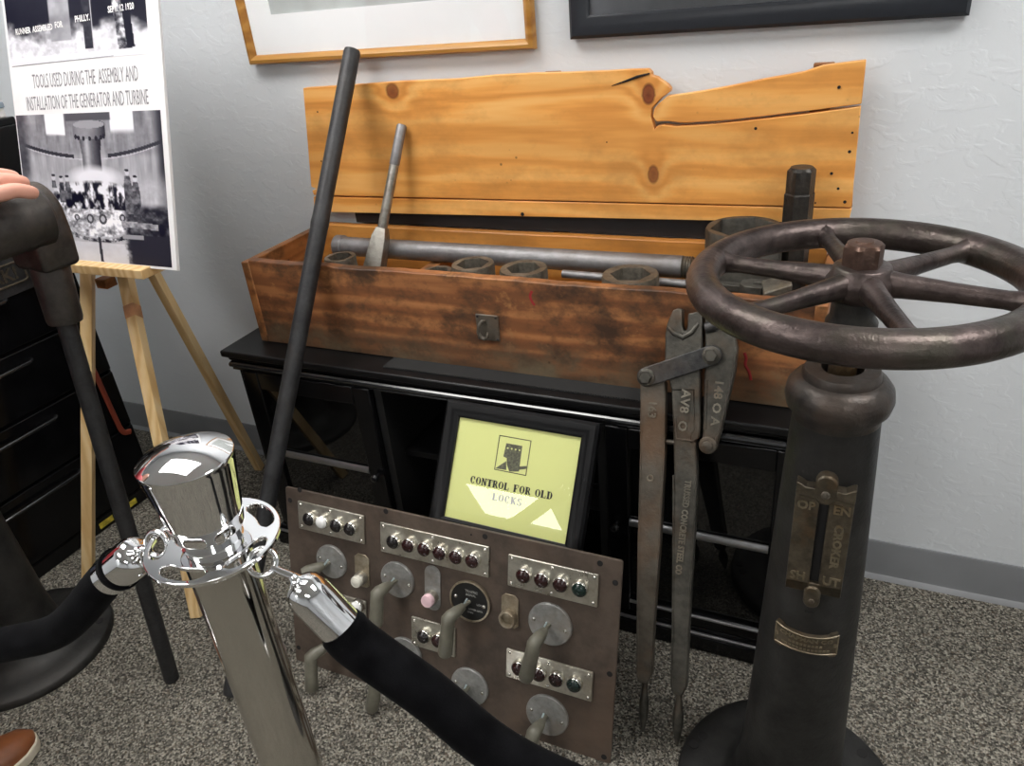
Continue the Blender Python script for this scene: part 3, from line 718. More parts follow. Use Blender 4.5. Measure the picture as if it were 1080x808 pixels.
# indicator plate
PYf = AY-.0735-.0231  # plate stands almost upright on the tapering column
m = mat_of((AX, PYf+.0003, 0), V((.925, 0, 0)), V((0, .0385, 1)).normalized(), V((0, -1, .0385)).normalized())
bm = B(); zt, zb = .747, .564
box(bm, (-.0395, zb, -.014), (-.0065, zt-.012, .001), m); box(bm, (.0065, zb, -.014), (.0395, zt-.012, .001), m)
box(bm, (-.0395, zt-.022, -.014), (.0395, zt-.012, .001), m); box(bm, (-.0395, zb, -.014), (.0395, zb+.017, .001), m)
for s in (-1, 1): prism(bm, [(s*.0395, zt), (s*.0395, zt-.021), (s*.012, zt-.021), (s*.014, zt-.006), (s*.026, zt-.007), (s*.034, zt-.002)], m, -.012, .0055)
ip = vs.part('indicator_plate', bm, M['plate'], bevel=.0012)
bm = B(); prism(bm, rrect(-.0150, zt-.030, .0150, zt+.015, .0145, 8), m, -.012, .006); prism(bm, rrect(-.0120, zb-.026, .0120, zb+.012, .0115, 8), m, -.012, .004)
vs.part('lug', bm, M['plate'], ip, bevel=.003, seg=3, split=True)
bm = B(); dome(bm, m @ Matrix.Translation((0, zt-.014, .006)), .0062, .002, 16, 4); dome(bm, m @ Matrix.Translation((0, zb-.013, .004)), .0045, .0015, 16, 4)
vs.part('screw', bm, M['toolrust'], ip, split=True)
vs.part('slot', box(B(), (-.0068, zb+.016, -.010), (.0068, zt-.021, -.0052), m), M['hole'], ip, label='dark slot down the middle')
bm = B()
def pt(s, x, y, sz, rot=False, xs=1.0):
    q = m @ Matrix.Translation((x, y, .0012)) @ (Matrix.Rotation(-PI/2, 4, 'Z') if rot else Matrix.Identity(4))
    text(bm, s, sz, q, xs, .0016, .0006)
pt('OP', -.0235, .710, .0185); pt('EN', .0245, .710, .0185); pt('SH', -.0235, .590, .0185); pt('UT', .0235, .590, .0185); pt('CROKER', .0235, .651, .0165, True, 1.12)
vs.part('raised_lettering', bm, M['wornbronze'], ip)
# maker's plate bent round the column
def bend(bm, z0, R):
    for v in bm.verts:
        a = v.co.x/R; rr = R+v.co.z; v.co = V((AX+rr*math.sin(a), AY-rr*math.cos(a), z0+v.co.y))
bm = B(); nx, ny = 28, 6; hw, hh = .0455, .0215
def mp(i, j, t):
    u = -1+2*i/nx; w = -1+2*j/ny
    return V((u*hw*(1-.05*(abs(w) > .9)), w*(hh-.0035*(1-abs(u))**0.5+.003*(abs(u) > .72)), t))
fr = [[bm.verts.new(mp(i, j, .0035)) for j in range(ny+1)] for i in range(nx+1)]; bk2 = [[bm.verts.new(mp(i, j, -.001)) for j in range(ny+1)] for i in range(nx+1)]
for i in range(nx):
    for j in range(ny): bm.faces.new((fr[i][j], fr[i+1][j], fr[i+1][j+1], fr[i][j+1])); bm.faces.new((bk2[i][j], bk2[i][j+1], bk2[i+1][j+1], bk2[i+1][j]))
    for j in (0, ny): bm.faces.new((fr[i][j], bk2[i][j], bk2[i+1][j], fr[i+1][j]))
for i in (0, nx):
    for j in range(ny): bm.faces.new((fr[i][j], fr[i][j+1], bk2[i][j+1], bk2[i][j]))
bend(bm, .460, .0705); mk = vs.part('maker_plate', bm, M['plate'])
bm = B(); bd = []
for k in range(64):
    t = k/64*4; sgm = int(t); w = t-sgm
    x, y = ((-1+2*w, 1), (1, 1-2*w), (1-2*w, -1), (-1, -1+2*w))[sgm]; bd.append(V((x*hw*.97, y*(hh-.0025-.0035*(1-abs(x))**.5), .0035)))
tube(bm, bd+[bd[0]], .0013, 6); 
for s in (-1, 1): lathe(bm, [(.003, .003), (.003, .0055)], Matrix.Translation((s*.0405, 0, 0)), 10)
text(bm, 'CHAPMAN CO', .0100, Matrix.Translation((0, .0085, .0036)), 1.1, .0009, .0002); 
for yy_, n_ in ((-.0015, 9), (-.0100, 13)):      # two worn, unreadable lines
    for k in range(n_): box(bm, ((k-n_/2)*.0052+.0006, yy_-.0022, .003), ((k-n_/2)*.0052+.0042, yy_+.0018, .0046))
bend(bm, .460, .0705); vs.part('raised_lettering', bm, M['wornbronze'], mk)
bm = B(); text(bm, 'T', .020, Matrix.Translation((0, 0, 0)), 1.1, .0012, .0005); bend(bm, .512, .0688); vs.part('cast_mark', bm, M['cast'])
ls = copy_tree(vs.e); ls.location = (-1.752, .697, 0)
tag(ls, 'black cast iron floor stand at the left edge beside the brown shoe', 'valve stand', 'cast iron floor stands')

# ================================================================== control panel
pt_ = math.radians(14.7)
PO = V((-1.0797, .895, .0)); PX = V((1, 0, 0)); PY = V((0, math.sin(pt_), math.cos(pt_))); PN = PX.cross(PY)
PW, PH = .766, .437
def P2(x, y, off=0):
    q = on_plane(x, y, PO+PN*off, PN)-PO; return q.x, q.dot(PY)
def P3(u, v, n=0): return PO+PX*u+PY*v+PN*n
def PM(u, v, n=0): return mat_of(P3(u, v, n), PX, PY, PN)
cp = Thing('control_panel', 'brown steel control panel with rows of buttons and bent lever handles on the floor', 'control panel', (-.70, .90, 0))
bm = B(); prism(bm, rrect(0, 0, PW, PH, .006), PM(0, 0), -.006, 0)
plate = cp.part('face_plate', bm, M['panel'], bevel=.001, seg=1)
bm = B()
for x, y in ((316, 516.8), (306, 527.7), (407, 539.4), (511.6, 566), (632.8, 594.3), (649.0, 614.8), (643.0, 711), (637.0, 798.5), (315, 683), (497, 564)):
    u, v = P2(x, y); lathe(bm, [(.0058 if x != 497 else .002, -.001), (.0058 if x != 497 else .002, .0005)], PM(u, v), 16)
cp.part('bolt_hole', bm, M['hole'], plate, split=True)
for u in (.06, PW-.06):
    bm = B(); tube(bm, [P3(u, PH-.03, -.012), P3(u, .02, -.012)], .008, 8); tube(bm, [P3(u, PH-.05, -.012), V((PO.x+u, 1.135, .008))], .008, 8)
    cp.part('rear_brace', bm, M['cast'])
def strip(quad, buttons, label=None):
    q = [P2(*p) for p in quad]
    u0, u1 = (q[0][0]+q[3][0])/2, (q[1][0]+q[2][0])/2; v1, v0 = (q[0][1]+q[1][1])/2, (q[2][1]+q[3][1])/2
    bm = B(); prism(bm, rrect(u0, v0, u1, v1, .002), PM(0, 0), .0004, .005)
    o = cp.part('button_strip', bm, M['nickel'], bevel=.0008, seg=1)
    bm = B(); us = [u0+.008, u1-.008]+([(u0+u1)/2] if u1-u0 > .12 else []) 
    for u in us:
        for v in (v0+.007, v1-.007): dome(bm, PM(u, v, .005), .0036, .0022, 10, 3)
    cp.part('screw', bm, M['rimnickel'], o, split=True)
    for x, y, c in buttons:
        u, v = P2(x, y, .012); v = (v0+v1)/2 if len(quad) == 4 and abs(v-(v0+v1)/2) < .012 else v
        bm = B(); lathe(bm, [(.0162, 0), (.0162, .006), (.0152, .0095), (.0142, .0107), (.0130, .0095)], PM(u, v, .005), 24, mi=0)
        lathe(bm, [(.0133, .007), (.0133, .0107), (.0117, .0142), (.0078, .0167), (.001, .0176)], PM(u, v, .005), 24, mi=1)
        cp.part('push_button', bm, [M['rimnickel'], M[c]], o, label={'buttonwhite': 'white push button', 'buttonred': 'dark red push button', 'buttongreen': 'dark green push button'}.get(c))
    return o
bk_, rd_, gn_, wt_ = 'buttonblack', 'buttonred', 'buttongreen', 'buttonwhite'
def A(x, y): return 290+x*.2599, 490+y*.2599
def Bq(x, y): return 460+x*.3070, 560+y*.3070
strip([A(97, 143), A(368, 207), A(365, 325), A(103, 250)], [(*A(138, 210), bk_), (*A(190, 229), wt_), (*A(248, 241), bk_), (*A(304, 257), bk_)])
strip([A(432, 228), Bq(185, 55), Bq(183, 160), A(433, 345)], [(*A(479, 300), bk_), (*A(541, 316), rd_), (*A(605, 333), rd_), (*A(668, 351), rd_), (*Bq(68, 84), rd_), (*Bq(124, 99), rd_)])
strip([Bq(250, 73), Bq(562, 152), Bq(555, 263), Bq(250, 180)], [(*Bq(300, 147), rd_), (*Bq(363, 162), rd_), (*Bq(427, 179), rd_), (*Bq(493, 195), gn_)])
strip([Bq(243, 395), Bq(543, 487), Bq(535, 587), Bq(245, 492)], [(*Bq(284, 462), rd_), (*Bq(352, 486), rd_), (*Bq(412, 503), rd_), (*Bq(474, 523), gn_)])
strip([A(557, 613), A(735, 660), A(733, 780), A(560, 725)], [(*A(603, 692), bk_), (*A(662, 714), rd_)])
strip([(345, 622), (388, 633.8), (386.8, 664), (345, 651)], [(357, 633), (377, 641)] and [(357, 634, bk_), (376.5, 640, wt_)])
def disc(x, y, r, mat='disc', elbow=None, tip=None, straight=False, label=None):
    u, v = P2(x, y); bm = B()
    r *= 1.14
    lathe(bm, [(r, 0), (r, .004), (r*.96, .006), (r*.3, .0065), (.001, .0068)], PM(u, v), 40)
    o = cp.part('switch_disc', bm, M[mat], smooth=40, label=label)
    bm = B()
    for s in (-1, 1): dome(bm, PM(u+s*r*.72, v-s*r*.10, .006), .0042, .0022, 10, 3)
    cp.part('screw', bm, M['rimnickel'], o, split=True)
    if elbow is None: return o
    h = .058
    if straight:
        e = P3(*P2(*elbow, .045), .045); b0 = P3(u, v, .006); dq = (e-b0)
        pts = [b0, b0+dq*.18, b0+dq*.22, b0+dq*.5, b0+dq*.8, b0+dq*.97, e]; rad = [.004, .004, .0065, .0105, .0125, .0110, .005]
    else:
        e = P3(*P2(*elbow, h), h); b0 = P3(u, v, .006); dq = e-b0; tpv = P3(*P2(*tip, h+.004), h+.004); dt = tpv-e
        pts = [b0, b0+dq*.25, b0+dq*.30, b0+dq*.6]+[b0+dq*.90, e+dt*.02, e+dt*.14]+[e+dt*.5, e+dt*.93, tpv]
        rad = [.004, .004, .0062, .0095, .0112, .0118, .0112, .0115, .0122, .0095]
        pts = [V(p) for p in pts]
    tube(bm2 := B(), pts, [q*(1.22 if i > 1 else 1) for i, q in enumerate(rad)], 16)
    hd = cp.part('lever_handle', bm2, M['lever'], o, smooth=60)
    bm = B(); w = V((.006, 0, 0)); tube(bm, [P3(u-.006, v+.004, .006), P3(u-.006, v-.001, .020)], .0022, 8); cp.part('fork_pin', bm, M['silver'], hd)
    return o
disc(*A(232, 392), .0345, elbow=A(112, 447), straight=True)
disc(*A(500, 465), .0355, elbow=A(415, 522), tip=A(410, 655))
dl = disc(*Bq(120, 237), .0385, 'blackdial', elbow=Bq(42, 300), tip=Bq(30, 428), label='black engraved dial under a bent lever')
disc(*Bq(393, 318), .0395, elbow=Bq(338, 385), tip=Bq(307, 512))
disc(*Bq(117, 532), .0375, elbow=Bq(60, 590), tip=Bq(45, 700))
disc(*Bq(383, 630), .0395, elbow=Bq(335, 695), tip=Bq(310, 790))
disc(360, 672, .036, elbow=(327.5, 692.5), tip=(329, 728))
disc(428, 690, .036, elbow=(399, 707), tip=(391.6, 749))
u, v = P2(*Bq(120, 237))
bm = B(); lathe(bm, [(.0440, .001), (.0452, .004), (.0452, .0078), (.0415, .0085), (.0415, .005)], PM(u, v), 40); cp.part('dial_rim', bm, M['tarnish'], dl)
bm = B()
for s, dx, dy, sz in (('TRAFFIC', .004, .022, .0075), ('SIGNAL', .003, .0145, .0068), ('LOCK', .024, -.003, .006), ('LOWER LOCK', .014, -.0165, .0050), ('OPEN', .002, -.024, .005)):
    text(bm, s, sz, PM(u+dx, v+dy, .0072), 1, .0002, .00005)
cp.part('engraving', bm, M['greymetalink'], dl)
def indicator(x, y, mats, top, lens, label, octa):
    u, v = P2(x, y); ub, vb = P2(*top); bm = B(); h = vb-v
    w = .0185
    poly = [(-w, -w*.9), (-w*.6, -w*1.25), (w*.6, -w*1.25), (w, -w*.9), (w, h-.008), (w*.55, h), (-w*.55, h), (-w, h-.008)] if octa else rrect(-w, -w*1.75, w, h, w*.98, 8)
    prism(bm, poly, PM(u, v), .0004, .003); o = cp.part('indicator_plate', bm, M[mats], bevel=.0006, seg=1)
    bm = B(); 
    if lens == 'ring':
        lathe(bm, [(.0170, 0), (.0185, .004), (.0185, .012), (.0165, .0155), (.0135, .0150), (.0125, .010), (.0125, .004), (.004, .003)], PM(u, v, .003), 32)
        cp.part('ring_socket', bm, M['tarnish'], o, label=label)
    else:
        lathe(bm, [(.0150, 0), (.0150, .010), (.0135, .014), (.0125, .016)], PM(u, v, .003), 28, mi=0)
        lathe(bm, [(.0128, .012), (.0128, .022), (.0125, .024), (.011, .026), (.0095, .0255), (.008, .0265), (.001, .0268)] if lens == 'milklens' else [(.0135, .012), (.0138, .022), (.0125, .025), (.001, .0262)], PM(u, v, .003), 28, mi=1)
        cp.part('indicator_lamp', bm, [M['nickel'], M[lens]], o, label=label)
indicator(*A(357, 455), 'tarnish', A(362, 365), 'milklens', 'cream ribbed indicator lamp', True)
indicator(*A(642, 532), 'disc', A(645, 410), 'pinklens', 'pink indicator lamp', False)
indicator(*Bq(254, 293), 'tarnish', Bq(252, 216), 'ring', 'empty brass ring socket', True)

# ================================================================== framed sign
sx = math.radians(-1.1); st = math.radians(32.5)
SXv = V((math.cos(sx), math.sin(sx), 0)); n0 = V((-math.sin(sx), math.cos(sx), 0)); SYv = V((0, 0, 1))*math.cos(st)+n0*math.sin(st); SN = SXv.cross(SYv)
SC = on_plane(537.8, 504.5, (0, 1.120, 0), (0, 1, 0)); sw, sh = .274/2, .211/2; bw = .0335
def SM(u=0, v=0, n=0): return mat_of(SC+SXv*u+SYv*v+SN*n, SXv, SYv, SN)
zb = (SM() @ V((0, -sh-bw, -.016))).z; yb = (SM() @ V((0, -sh-bw, -.016))).y
sg = Thing('framed_sign', 'black framed yellow sign behind the control panel reading control for old locks', 'sign', SM() @ V((0, -sh-bw, -.008)))
fb = B(); 
def mitre(bm, w, h, b, m, t0=-.016, t1=.006, prof=None):
    # four mitred sides with a stepped section
    pr = prof or [(0, t0), (0, t1*.2), (b*.18, t1), (b*.45, t1), (b*.6, t1*.55), (b*.82, t1*.5), (b, 0), (b, t0)]
    loops = []
    for sx_, sy_ in ((-1, -1), (1, -1), (1, 1), (-1, 1)):
        loops.append([m @ V((sx_*(w+b-q), sy_*(h+b-q), z)) for q, z in pr])
    rings(bm, loops, closed=True)
mitre(fb, sw, sh, bw, SM()); sg.part('frame', fb, M['plasticframe'])
sg.part('backing', box(B(), (-sw-.004, -sh-.004, -.014), (sw+.004, sh+.004, -.008), SM()), M['plasticframe'])
pap = sg.part('paper', box(B(), (-sw-.002, -sh-.002, -.007), (sw+.002, sh+.002, -.0055), SM()), M['paper'], smooth=0)
sg.part('glass', box(B(), (-sw-.002, -sh-.002, -.003), (sw+.002, sh+.002, -.002), SM()), M['glass'], smooth=0)
GL = {  # heavy slab letters on a unit square: bars (x0,y0,x1,y1), diagonals (x0,y0,x1,y1,w), bowls (cx,cy,rx,ry,thick,a0,a1)
 'C': ([(.70, .60, .86, .98)], [], [(.5, .5, .46, .50, .30, 42, 318)]), 'O': ([], [], [(.5, .5, .48, .50, .31, 0, 360)]),
 'N': ([(.08, 0, .27, 1), (.73, 0, .92, 1), (0, 0, .38, .10), (0, .90, .30, 1), (.62, .90, 1, 1)], [(.22, .97, .80, .03, .32)], []),
 'T': ([(.31, 0, .69, 1), (.2, 0, .8, .10), (.02, .90, .98, 1), (.02, .66, .12, .95), (.88, .66, .98, .95)], [], []),
 'R': ([(.07, 0, .42, 1), (0, 0, .46, .10), (0, .90, .5, 1), (.3, .46, .55, .56), (.74, 0, 1, .10)], [(.55, .5, .84, .05, .3)], [(.5, .73, .34, .27, .27, -95, 95)]),
 'L': ([(.07, 0, .42, 1), (0, 0, .9, .10), (0, .90, .46, 1), (.80, .05, .9, .36)], [], []),
 'F': ([(.07, 0, .42, 1), (0, 0, .46, .10), (0, .90, .92, 1), (.82, .64, .92, .95), (.3, .45, .62, .55), (.55, .36, .64, .64)], [], []),
 'D': ([(.07, 0, .42, 1), (0, 0, .5, .10), (0, .90, .5, 1)], [], [(.46, .5, .50, .50, .31, -92, 92)]),
 'K': ([(.07, 0, .42, 1), (0, 0, .44, .10), (0, .90, .44, 1), (.62, 0, 1, .10), (.62, .90, .98, 1)], [(.3, .45, .80, .95, .18), (.45, .58, .82, .05, .32)], []),
 'S': ([(.74, .66, .86, .98), (.10, .02, .22, .34)], [], [(.48, .735, .36, .265, .28, 35, 272), (.50, .265, .38, .265, .28, -145, 92)])}
bm = B()
def slab(s_, u, v, h, wd, gap):
    tot = sum((wd*.62 if c == ' ' else wd) for c in s_)+gap*(len(s_)-1); x = u-tot/2; m_ = SM(0, 0, 0); z0, z1 = -.0054, -.0051
    for c in s_:
        if c == ' ': x += wd*.62+gap; continue
        f_ = lambda p: (x+p[0]*wd, v+(p[1]-.5)*h)
        bars, dg_, bo = GL[c]
        for q in bars: prism(bm, [f_(p) for p in ((q[0], q[1]), (q[2], q[1]), (q[2], q[3]), (q[0], q[3]))], m_, z0, z1)
        for q in dg_: prism(bm, [f_(p) for p in ((q[0]-q[4]/2, q[1]), (q[0]+q[4]/2, q[1]), (q[2]+q[4]/2, q[3]), (q[2]-q[4]/2, q[3]))], m_, z0, z1)
        for (cx, cy, rx, ry, th, a0, a1) in bo:
            n = 20; P_ = []; Q_ = []
            for k in range(n+1):
                a = math.radians(a0+(a1-a0)*k/n); tt_ = th*(.35+.65*abs(math.cos(a)))
                P_.append((cx+rx*math.cos(a), cy+ry*math.sin(a))); Q_.append((cx+(rx-tt_)*math.cos(a), cy+(ry-tt_*.55)*math.sin(a)))
            for k in range(n): prism(bm, [f_(P_[k]), f_(P_[k+1]), f_(Q_[k+1]), f_(Q_[k])], m_, z0, z1)
        x += wd+gap
slab('CONTROL FOR OLD', .002, -.0185, .0150, .0120, .0010); slab('LOCKS', -.001, -.0440, .0150, .0120, .0018)
# slab serifs: a short foot and head bar over each upright of the lettering
pap2 = sg.part('lettering', bm, M['ink'], pap, smooth=0)
bm = B(); iw, ih, ic = .036, .036, .0465; 
def ink(poly): prism(bm, poly, SM(-.004, ic), -.0054, -.0051)
for lo, hi in (((-iw, -ih), (iw, -ih+.0016)), ((-iw, ih-.0016), (iw, ih)), ((-iw, -ih), (-iw+.0016, ih)), ((iw-.0016, -ih), (iw, ih))): ink([lo, (hi[0], lo[1]), hi, (lo[0], hi[1])])
pict = sg.part('picture_outline', bm, M['ink'], pap, smooth=0, split=True)
t = NT('printed_grey'); pg = t.fin(t.ramp(t.noise(t.o, 220, 3), [(.3, (.05, .05, .035)), (.7, (.16, .16, .10))]), .7, 0)
bm = B()
for poly in ([(-.020, -.006), (-.018, .022), (.018, .022), (.019, -.030), (-.002, -.034), (-.010, -.020), (-.012, -.008)], [(-.034, -.033), (-.012, -.014), (-.009, -.032)], [(.018, -.020), (.034, -.016), (.034, -.022), (.018, -.027)]): ink(poly)
sg.part('printed_machine', bm, pg, pap, smooth=0)
bm = B()
for k in range(4): prism(bm, circle(-.013+k*.0088, .0125, .0019, 10), SM(-.004, ic), -.0051, -.0049)
sg.part('printed_lamps', bm, M['paper'], pap, smooth=0, split=True)
bm = B(); ye = PO.y+(zb-.0)*math.tan(pt_)
cp.part('switch_housing', box(B(), (-.72, ye+.004, zb-.20), (-.50, yb+.035, zb-.0012)), M['cast'], bevel=.003)
# ================================================================== chrome stanchion and ropes
SXY = (-.637, .468)
def stanchion(x, y, label):
    t = Thing('stanchion', label, 'stanchion', (x, y, 0), 'chrome rope posts'); m = Matrix.Translation((x, y, 0))
    t.part('base', lathe(B(), [(.160, 0), (.160, .012), (.152, .018), (.10, .030), (.05, .042), (.042, .050)], m, 64), M['chrome'])
    t.part('post', lathe(B(), [(.0385, .04), (.0385, .806), (.0365, .812)], m, 64), M['chromebrushed'])
    t.part('collar', lathe(B(), [(.0365, .810), (.0365, .823), (.0335, .826), (.0325, .8415)], m, 64), M['chrome'])
    bm = B(); n = 180; rm, hw, hs = .0610, .0092, math.radians(27); r0, r1 = .033, .0765
    lo, hi = [], []
    for k in range(n):
        a = 2*PI*k/n; q = ((a-math.radians(-8)) % (PI*.4)); q = q-PI*.4 if q > PI*.2 else q
        w = hw*math.sqrt(max(0, 1-(abs(q)/hs)**4)) if abs(q) < hs else 0
        d = V((math.cos(a), math.sin(a), 0)); lo.append((d*(rm-w), w)); hi.append((d*(rm+w), w)); 
    zs = (.8185, .8245); vv = {}
    def vert(key, p, z): 
        if (key, z) not in vv: vv[(key, z)] = bm.verts.new((x+p.x, y+p.y, z))
        return vv[(key, z)]
    for k in range(n):
        k2 = (k+1) % n
        for z in zs:
            def P(kind, kk):
                d = V((math.cos(2*PI*kk/n), math.sin(2*PI*kk/n), 0))
                if kind == 'i': return vert(('i', kk), d*r0, z)
                if kind == 'o': return vert(('o', kk), d*r1, z)
                if lo[kk][1] < 1e-6: return vert(('m', kk), lo[kk][0], z)
                return vert((kind, kk), lo[kk][0] if kind == 'l' else hi[kk][0], z)
            for a_, b_ in (('i', 'l'), ('h', 'o')):
                bm.faces.new((P(a_, k), P(b_, k), P(b_, k2), P(a_, k2)))
    def wall(kind):
        for k in range(n):
            k2 = (k+1) % n; ks = []
            for kk in (k, k2):
                key = (kind, kk) if (kind in 'io' or lo[kk][1] >= 1e-6) else ('m', kk); ks.append(key)
            if kind in 'lh' and ks[0][0] == 'm' and ks[1][0] == 'm': continue
            bm.faces.new((vv[(ks[0], zs[0])], vv[(ks[1], zs[0])], vv[(ks[1], zs[1])], vv[(ks[0], zs[1])]))
    for kd in 'iolh': wall(kd)
    t.part('ring_plate', bm, M['chrome'], smooth=40, bevel=.0012)
    t.part('cap', lathe(B(), [(.036, .8412), (.0395, .8412), (.0402, .8418), (.0404, .8428), (.0407, .846), (.0508, .9285), (.0512, .932), (.0518, .9335), (.0520, .9350), (.0517, .9362)]+[(.0512*math.sin(q)/math.sin(.62), .9368+.0130*(math.cos(q)-math.cos(.62))/(1-math.cos(.62))) for q in [.62*(12-i)/12 for i in range(12)]]+[(.0006, .9498)], m, 96), M['chrome'], smooth=22)
    return t
stanchion(*SXY, 'polished chrome rope post with a tapered cap in front of the control panel')
def hook_end(t, A0, neck, ring_c, par=None):
    """bell shaped chrome rope end from neck to A0, with swivel and snap ring"""
    ax = (A0-neck); L = ax.length; d = ax.normalized(); x, y, _ = frame_of(d); m = mat_of(neck, x, y, d); k = L/.095
    bell = lathe(B(), [(.006, -.006), (.007, .0), (.0100, .002), (.0165, .005*k), (.0212, .010*k), (.0240, .017*k), (.0250, .026*k), (.0250, L), (.0225, L), (.0225, L-.01)], m, 40)
    o = t.part('rope_end', bell, M['chrome'], par, smooth=50)
    bm = B(); s = V((0, -.35, -1)); s = (s-d*s.dot(d)).normalized(); sd = neck+d*(L*.72)+s*.0243; sx_, sy_, _ = frame_of(s)
    lathe(bm, [(.0032, -.001), (.0032, .0008), (.002, .0012)], mat_of(sd, sx_, sy_, s), 14); t.part('screw', bm, M['rimnickel'], o, split=True)
    q = ring_c-neck; R = .0150
    bm = B(); dirn = q.normalized(); tube(bm, [neck+d*.002, neck-d*.006, neck+dirn*(q.length-R)*.7, neck+dirn*(q.length-R+.003)], [.0062, .0048, .0045, .0042], 14)
    up = V((0, 0, 1)); vw = (CAM-ring_c).normalized(); yy = vw.cross(dirn).normalized()
    torus(bm, ring_c, dirn, yy, R, .0036, 40, 12); t.part('snap_hook', bm, M['chrome'], o, smooth=60)
    return o
ph = math.radians(8); RA = V((-.575, .466, .815)); RN = V((-math.sin(ph), math.cos(ph), 0))
rp = lambda x, y: on_plane(x, y, RA, RN)
rope = Thing('velvet_rope', 'black velvet barrier rope hanging in front of the control panel', 'rope', (-.37, .49, .55), 'black velvet barrier ropes')
neck, bend_ = rp(311, 611), rp(372, 673.5)
hook_end(rope, bend_, neck, rp(277, 593))
far = V((.72, .65, .80)); dF = (bend_-neck).normalized()
low = [V((-.06, .538, .455)), V((.10, .560, .395)), V((.27, .585, .405)), V((.43, .608, .505)), V((.565, .628, .645))]
P = catmull([bend_-dF*.022, bend_+dF*.012, rp(450, 731.5), rp(552, 808)]+low, 8)
bm = B(); tube(bm, P, [.0262, .0268]+[.0284]*(len(P)-4)+[.0275, .0262], 28); rope.part('velvet_sleeve', bm, M['velvet'])
hook_end(rope, P[-1]-(P[-1]-P[-2]).normalized()*.012, V((.632, .637, .735)), V((.665, .642, .785)))
stanchion(.735, .652, 'second chrome rope post beyond the right edge at the far end of the rope')
ph = math.radians(197); LA = V((-.708, .444, .815)); LN = V((-math.sin(ph), math.cos(ph), 0))
lp_ = lambda x, y: on_plane(x, y, LA, LN)
rope2 = Thing('velvet_rope', 'black velvet barrier rope running off to the left edge from the chrome post', 'rope', (-.9, .39, .6), 'black velvet barrier ropes')
neck, bend_ = lp_(150, 581), lp_(117, 607)
hook_end(rope2, bend_, neck, lp_(166, 574))
dF = (bend_-neck).normalized()
P = catmull([bend_-dF*.022, bend_+dF*.010, lp_(64, 663), lp_(0, 681), V((-1.17, .305, .575)), V((-1.33, .235, .60)), V((-1.49, .165, .675)), V((-1.59, .118, .735))], 8)
bm = B(); rr = [.0275, .0275, .0268, .0258, .0248, .0240]+[.0232]*(len(P)-7)+[.0262]
tube(bm, P, rr, 28); rope2.part('velvet_sleeve', bm, M['velvet'])
hook_end(rope2, P[-1]-(P[-1]-P[-2]).normalized()*.012, V((-1.645, .083, .775)), V((-1.680, .060, .815)))
stanchion(-1.745, .020, 'third chrome rope post beyond the left edge at the end of the other rope')

# ================================================================== easel and poster
yw, tl_, rl = math.radians(-2.3), math.radians(16.3), math.radians(.78)
ux = V((math.cos(yw), math.sin(yw), 0)); n0 = V((-math.sin(yw), math.cos(yw), 0)); vv0 = V((0, 0, 1))*math.cos(tl_)+n0*math.sin(tl_)
QX = math.cos(rl)*ux+math.sin(rl)*vv0; QY = -math.sin(rl)*ux+math.cos(rl)*vv0; QN = QX.cross(QY)
BL = V((-1.831, 1.127, .862)); PWd, PHt = .5045, .762
def QM(u, v, n=0): return mat_of(BL+QX*u+QY*v+QN*n, QX, QY, QN)
po = Thing('poster', 'white poster board with black and white photographs standing on the wooden easel', 'poster', BL+QX*PWd/2)
po.part('foam_board', box(B(), (0, 0, -.007), (PWd, PHt, 0), QM(0, 0)), M['board'], bevel=.0008, seg=1)
def smooth(e0, e1, x): 
    t = np.clip((x-e0)/(e1-e0), 0, 1); return t*t*(3-2*t)
def fbm(a, b, f, seed, oct_=4):
    r = np.random.default_rng(seed); out = np.zeros_like(a); amp = 1; tot = 0
    for o in range(oct_):
        g = r.random((64, 64)); x = a*f; y = b*f; xi = np.floor(x).astype(int); yi = np.floor(y).astype(int); fx = x-xi; fy = y-yi
        fx = fx*fx*(3-2*fx); fy = fy*fy*(3-2*fy); G = lambda i, j: g[i % 64, j % 64]
        out += amp*((G(xi, yi)*(1-fx)+G(xi+1, yi)*fx)*(1-fy)+(G(xi, yi+1)*(1-fx)+G(xi+1, yi+1)*fx)*fy); tot += amp; amp *= .55; f *= 2.1
    return out/tot
def ell(a, b, cx, cy, rx, ry): return ((a-cx)/rx)**2+((b-cy)/ry)**2
def print_sheet(name, u0, v0, u1, v1, fn, n=150):
    w, h = u1-u0, v1-v0; nx = n; ny = max(2, int(n*h/w))
    a, b = np.meshgrid((np.arange(nx+1))/nx, (np.arange(ny+1))/ny, indexing='ij')     # b: 0 top .. 1 bottom
    g = fn(a, b); bm = B(); m = QM(u0, v0, .0004)
    vs_ = [[bm.verts.new(m @ V((w*i/nx, h*(1-j/ny), 0))) for j in range(ny+1)] for i in range(nx+1)]
    for i in range(nx):
        for j in range(ny): bm.faces.new((vs_[i][j], vs_[i][j+1], vs_[i+1][j+1], vs_[i+1][j]))
    o = po.part(name, bm, M['printA'], smooth=0)
    at = o.data.attributes.new('Ink', 'FLOAT_COLOR', 'POINT')
    gv = np.clip(g, 0, 1).reshape(-1); gv = gv**2.1; c = np.stack([gv*.97, gv*.97, np.minimum(1, gv*1.03+.012), np.ones_like(gv)], 1)
    at.data.foreach_set('color', c.astype(np.float32).reshape(-1)); return o
def lay(base, mask, val): return base*(1-mask)+val*mask
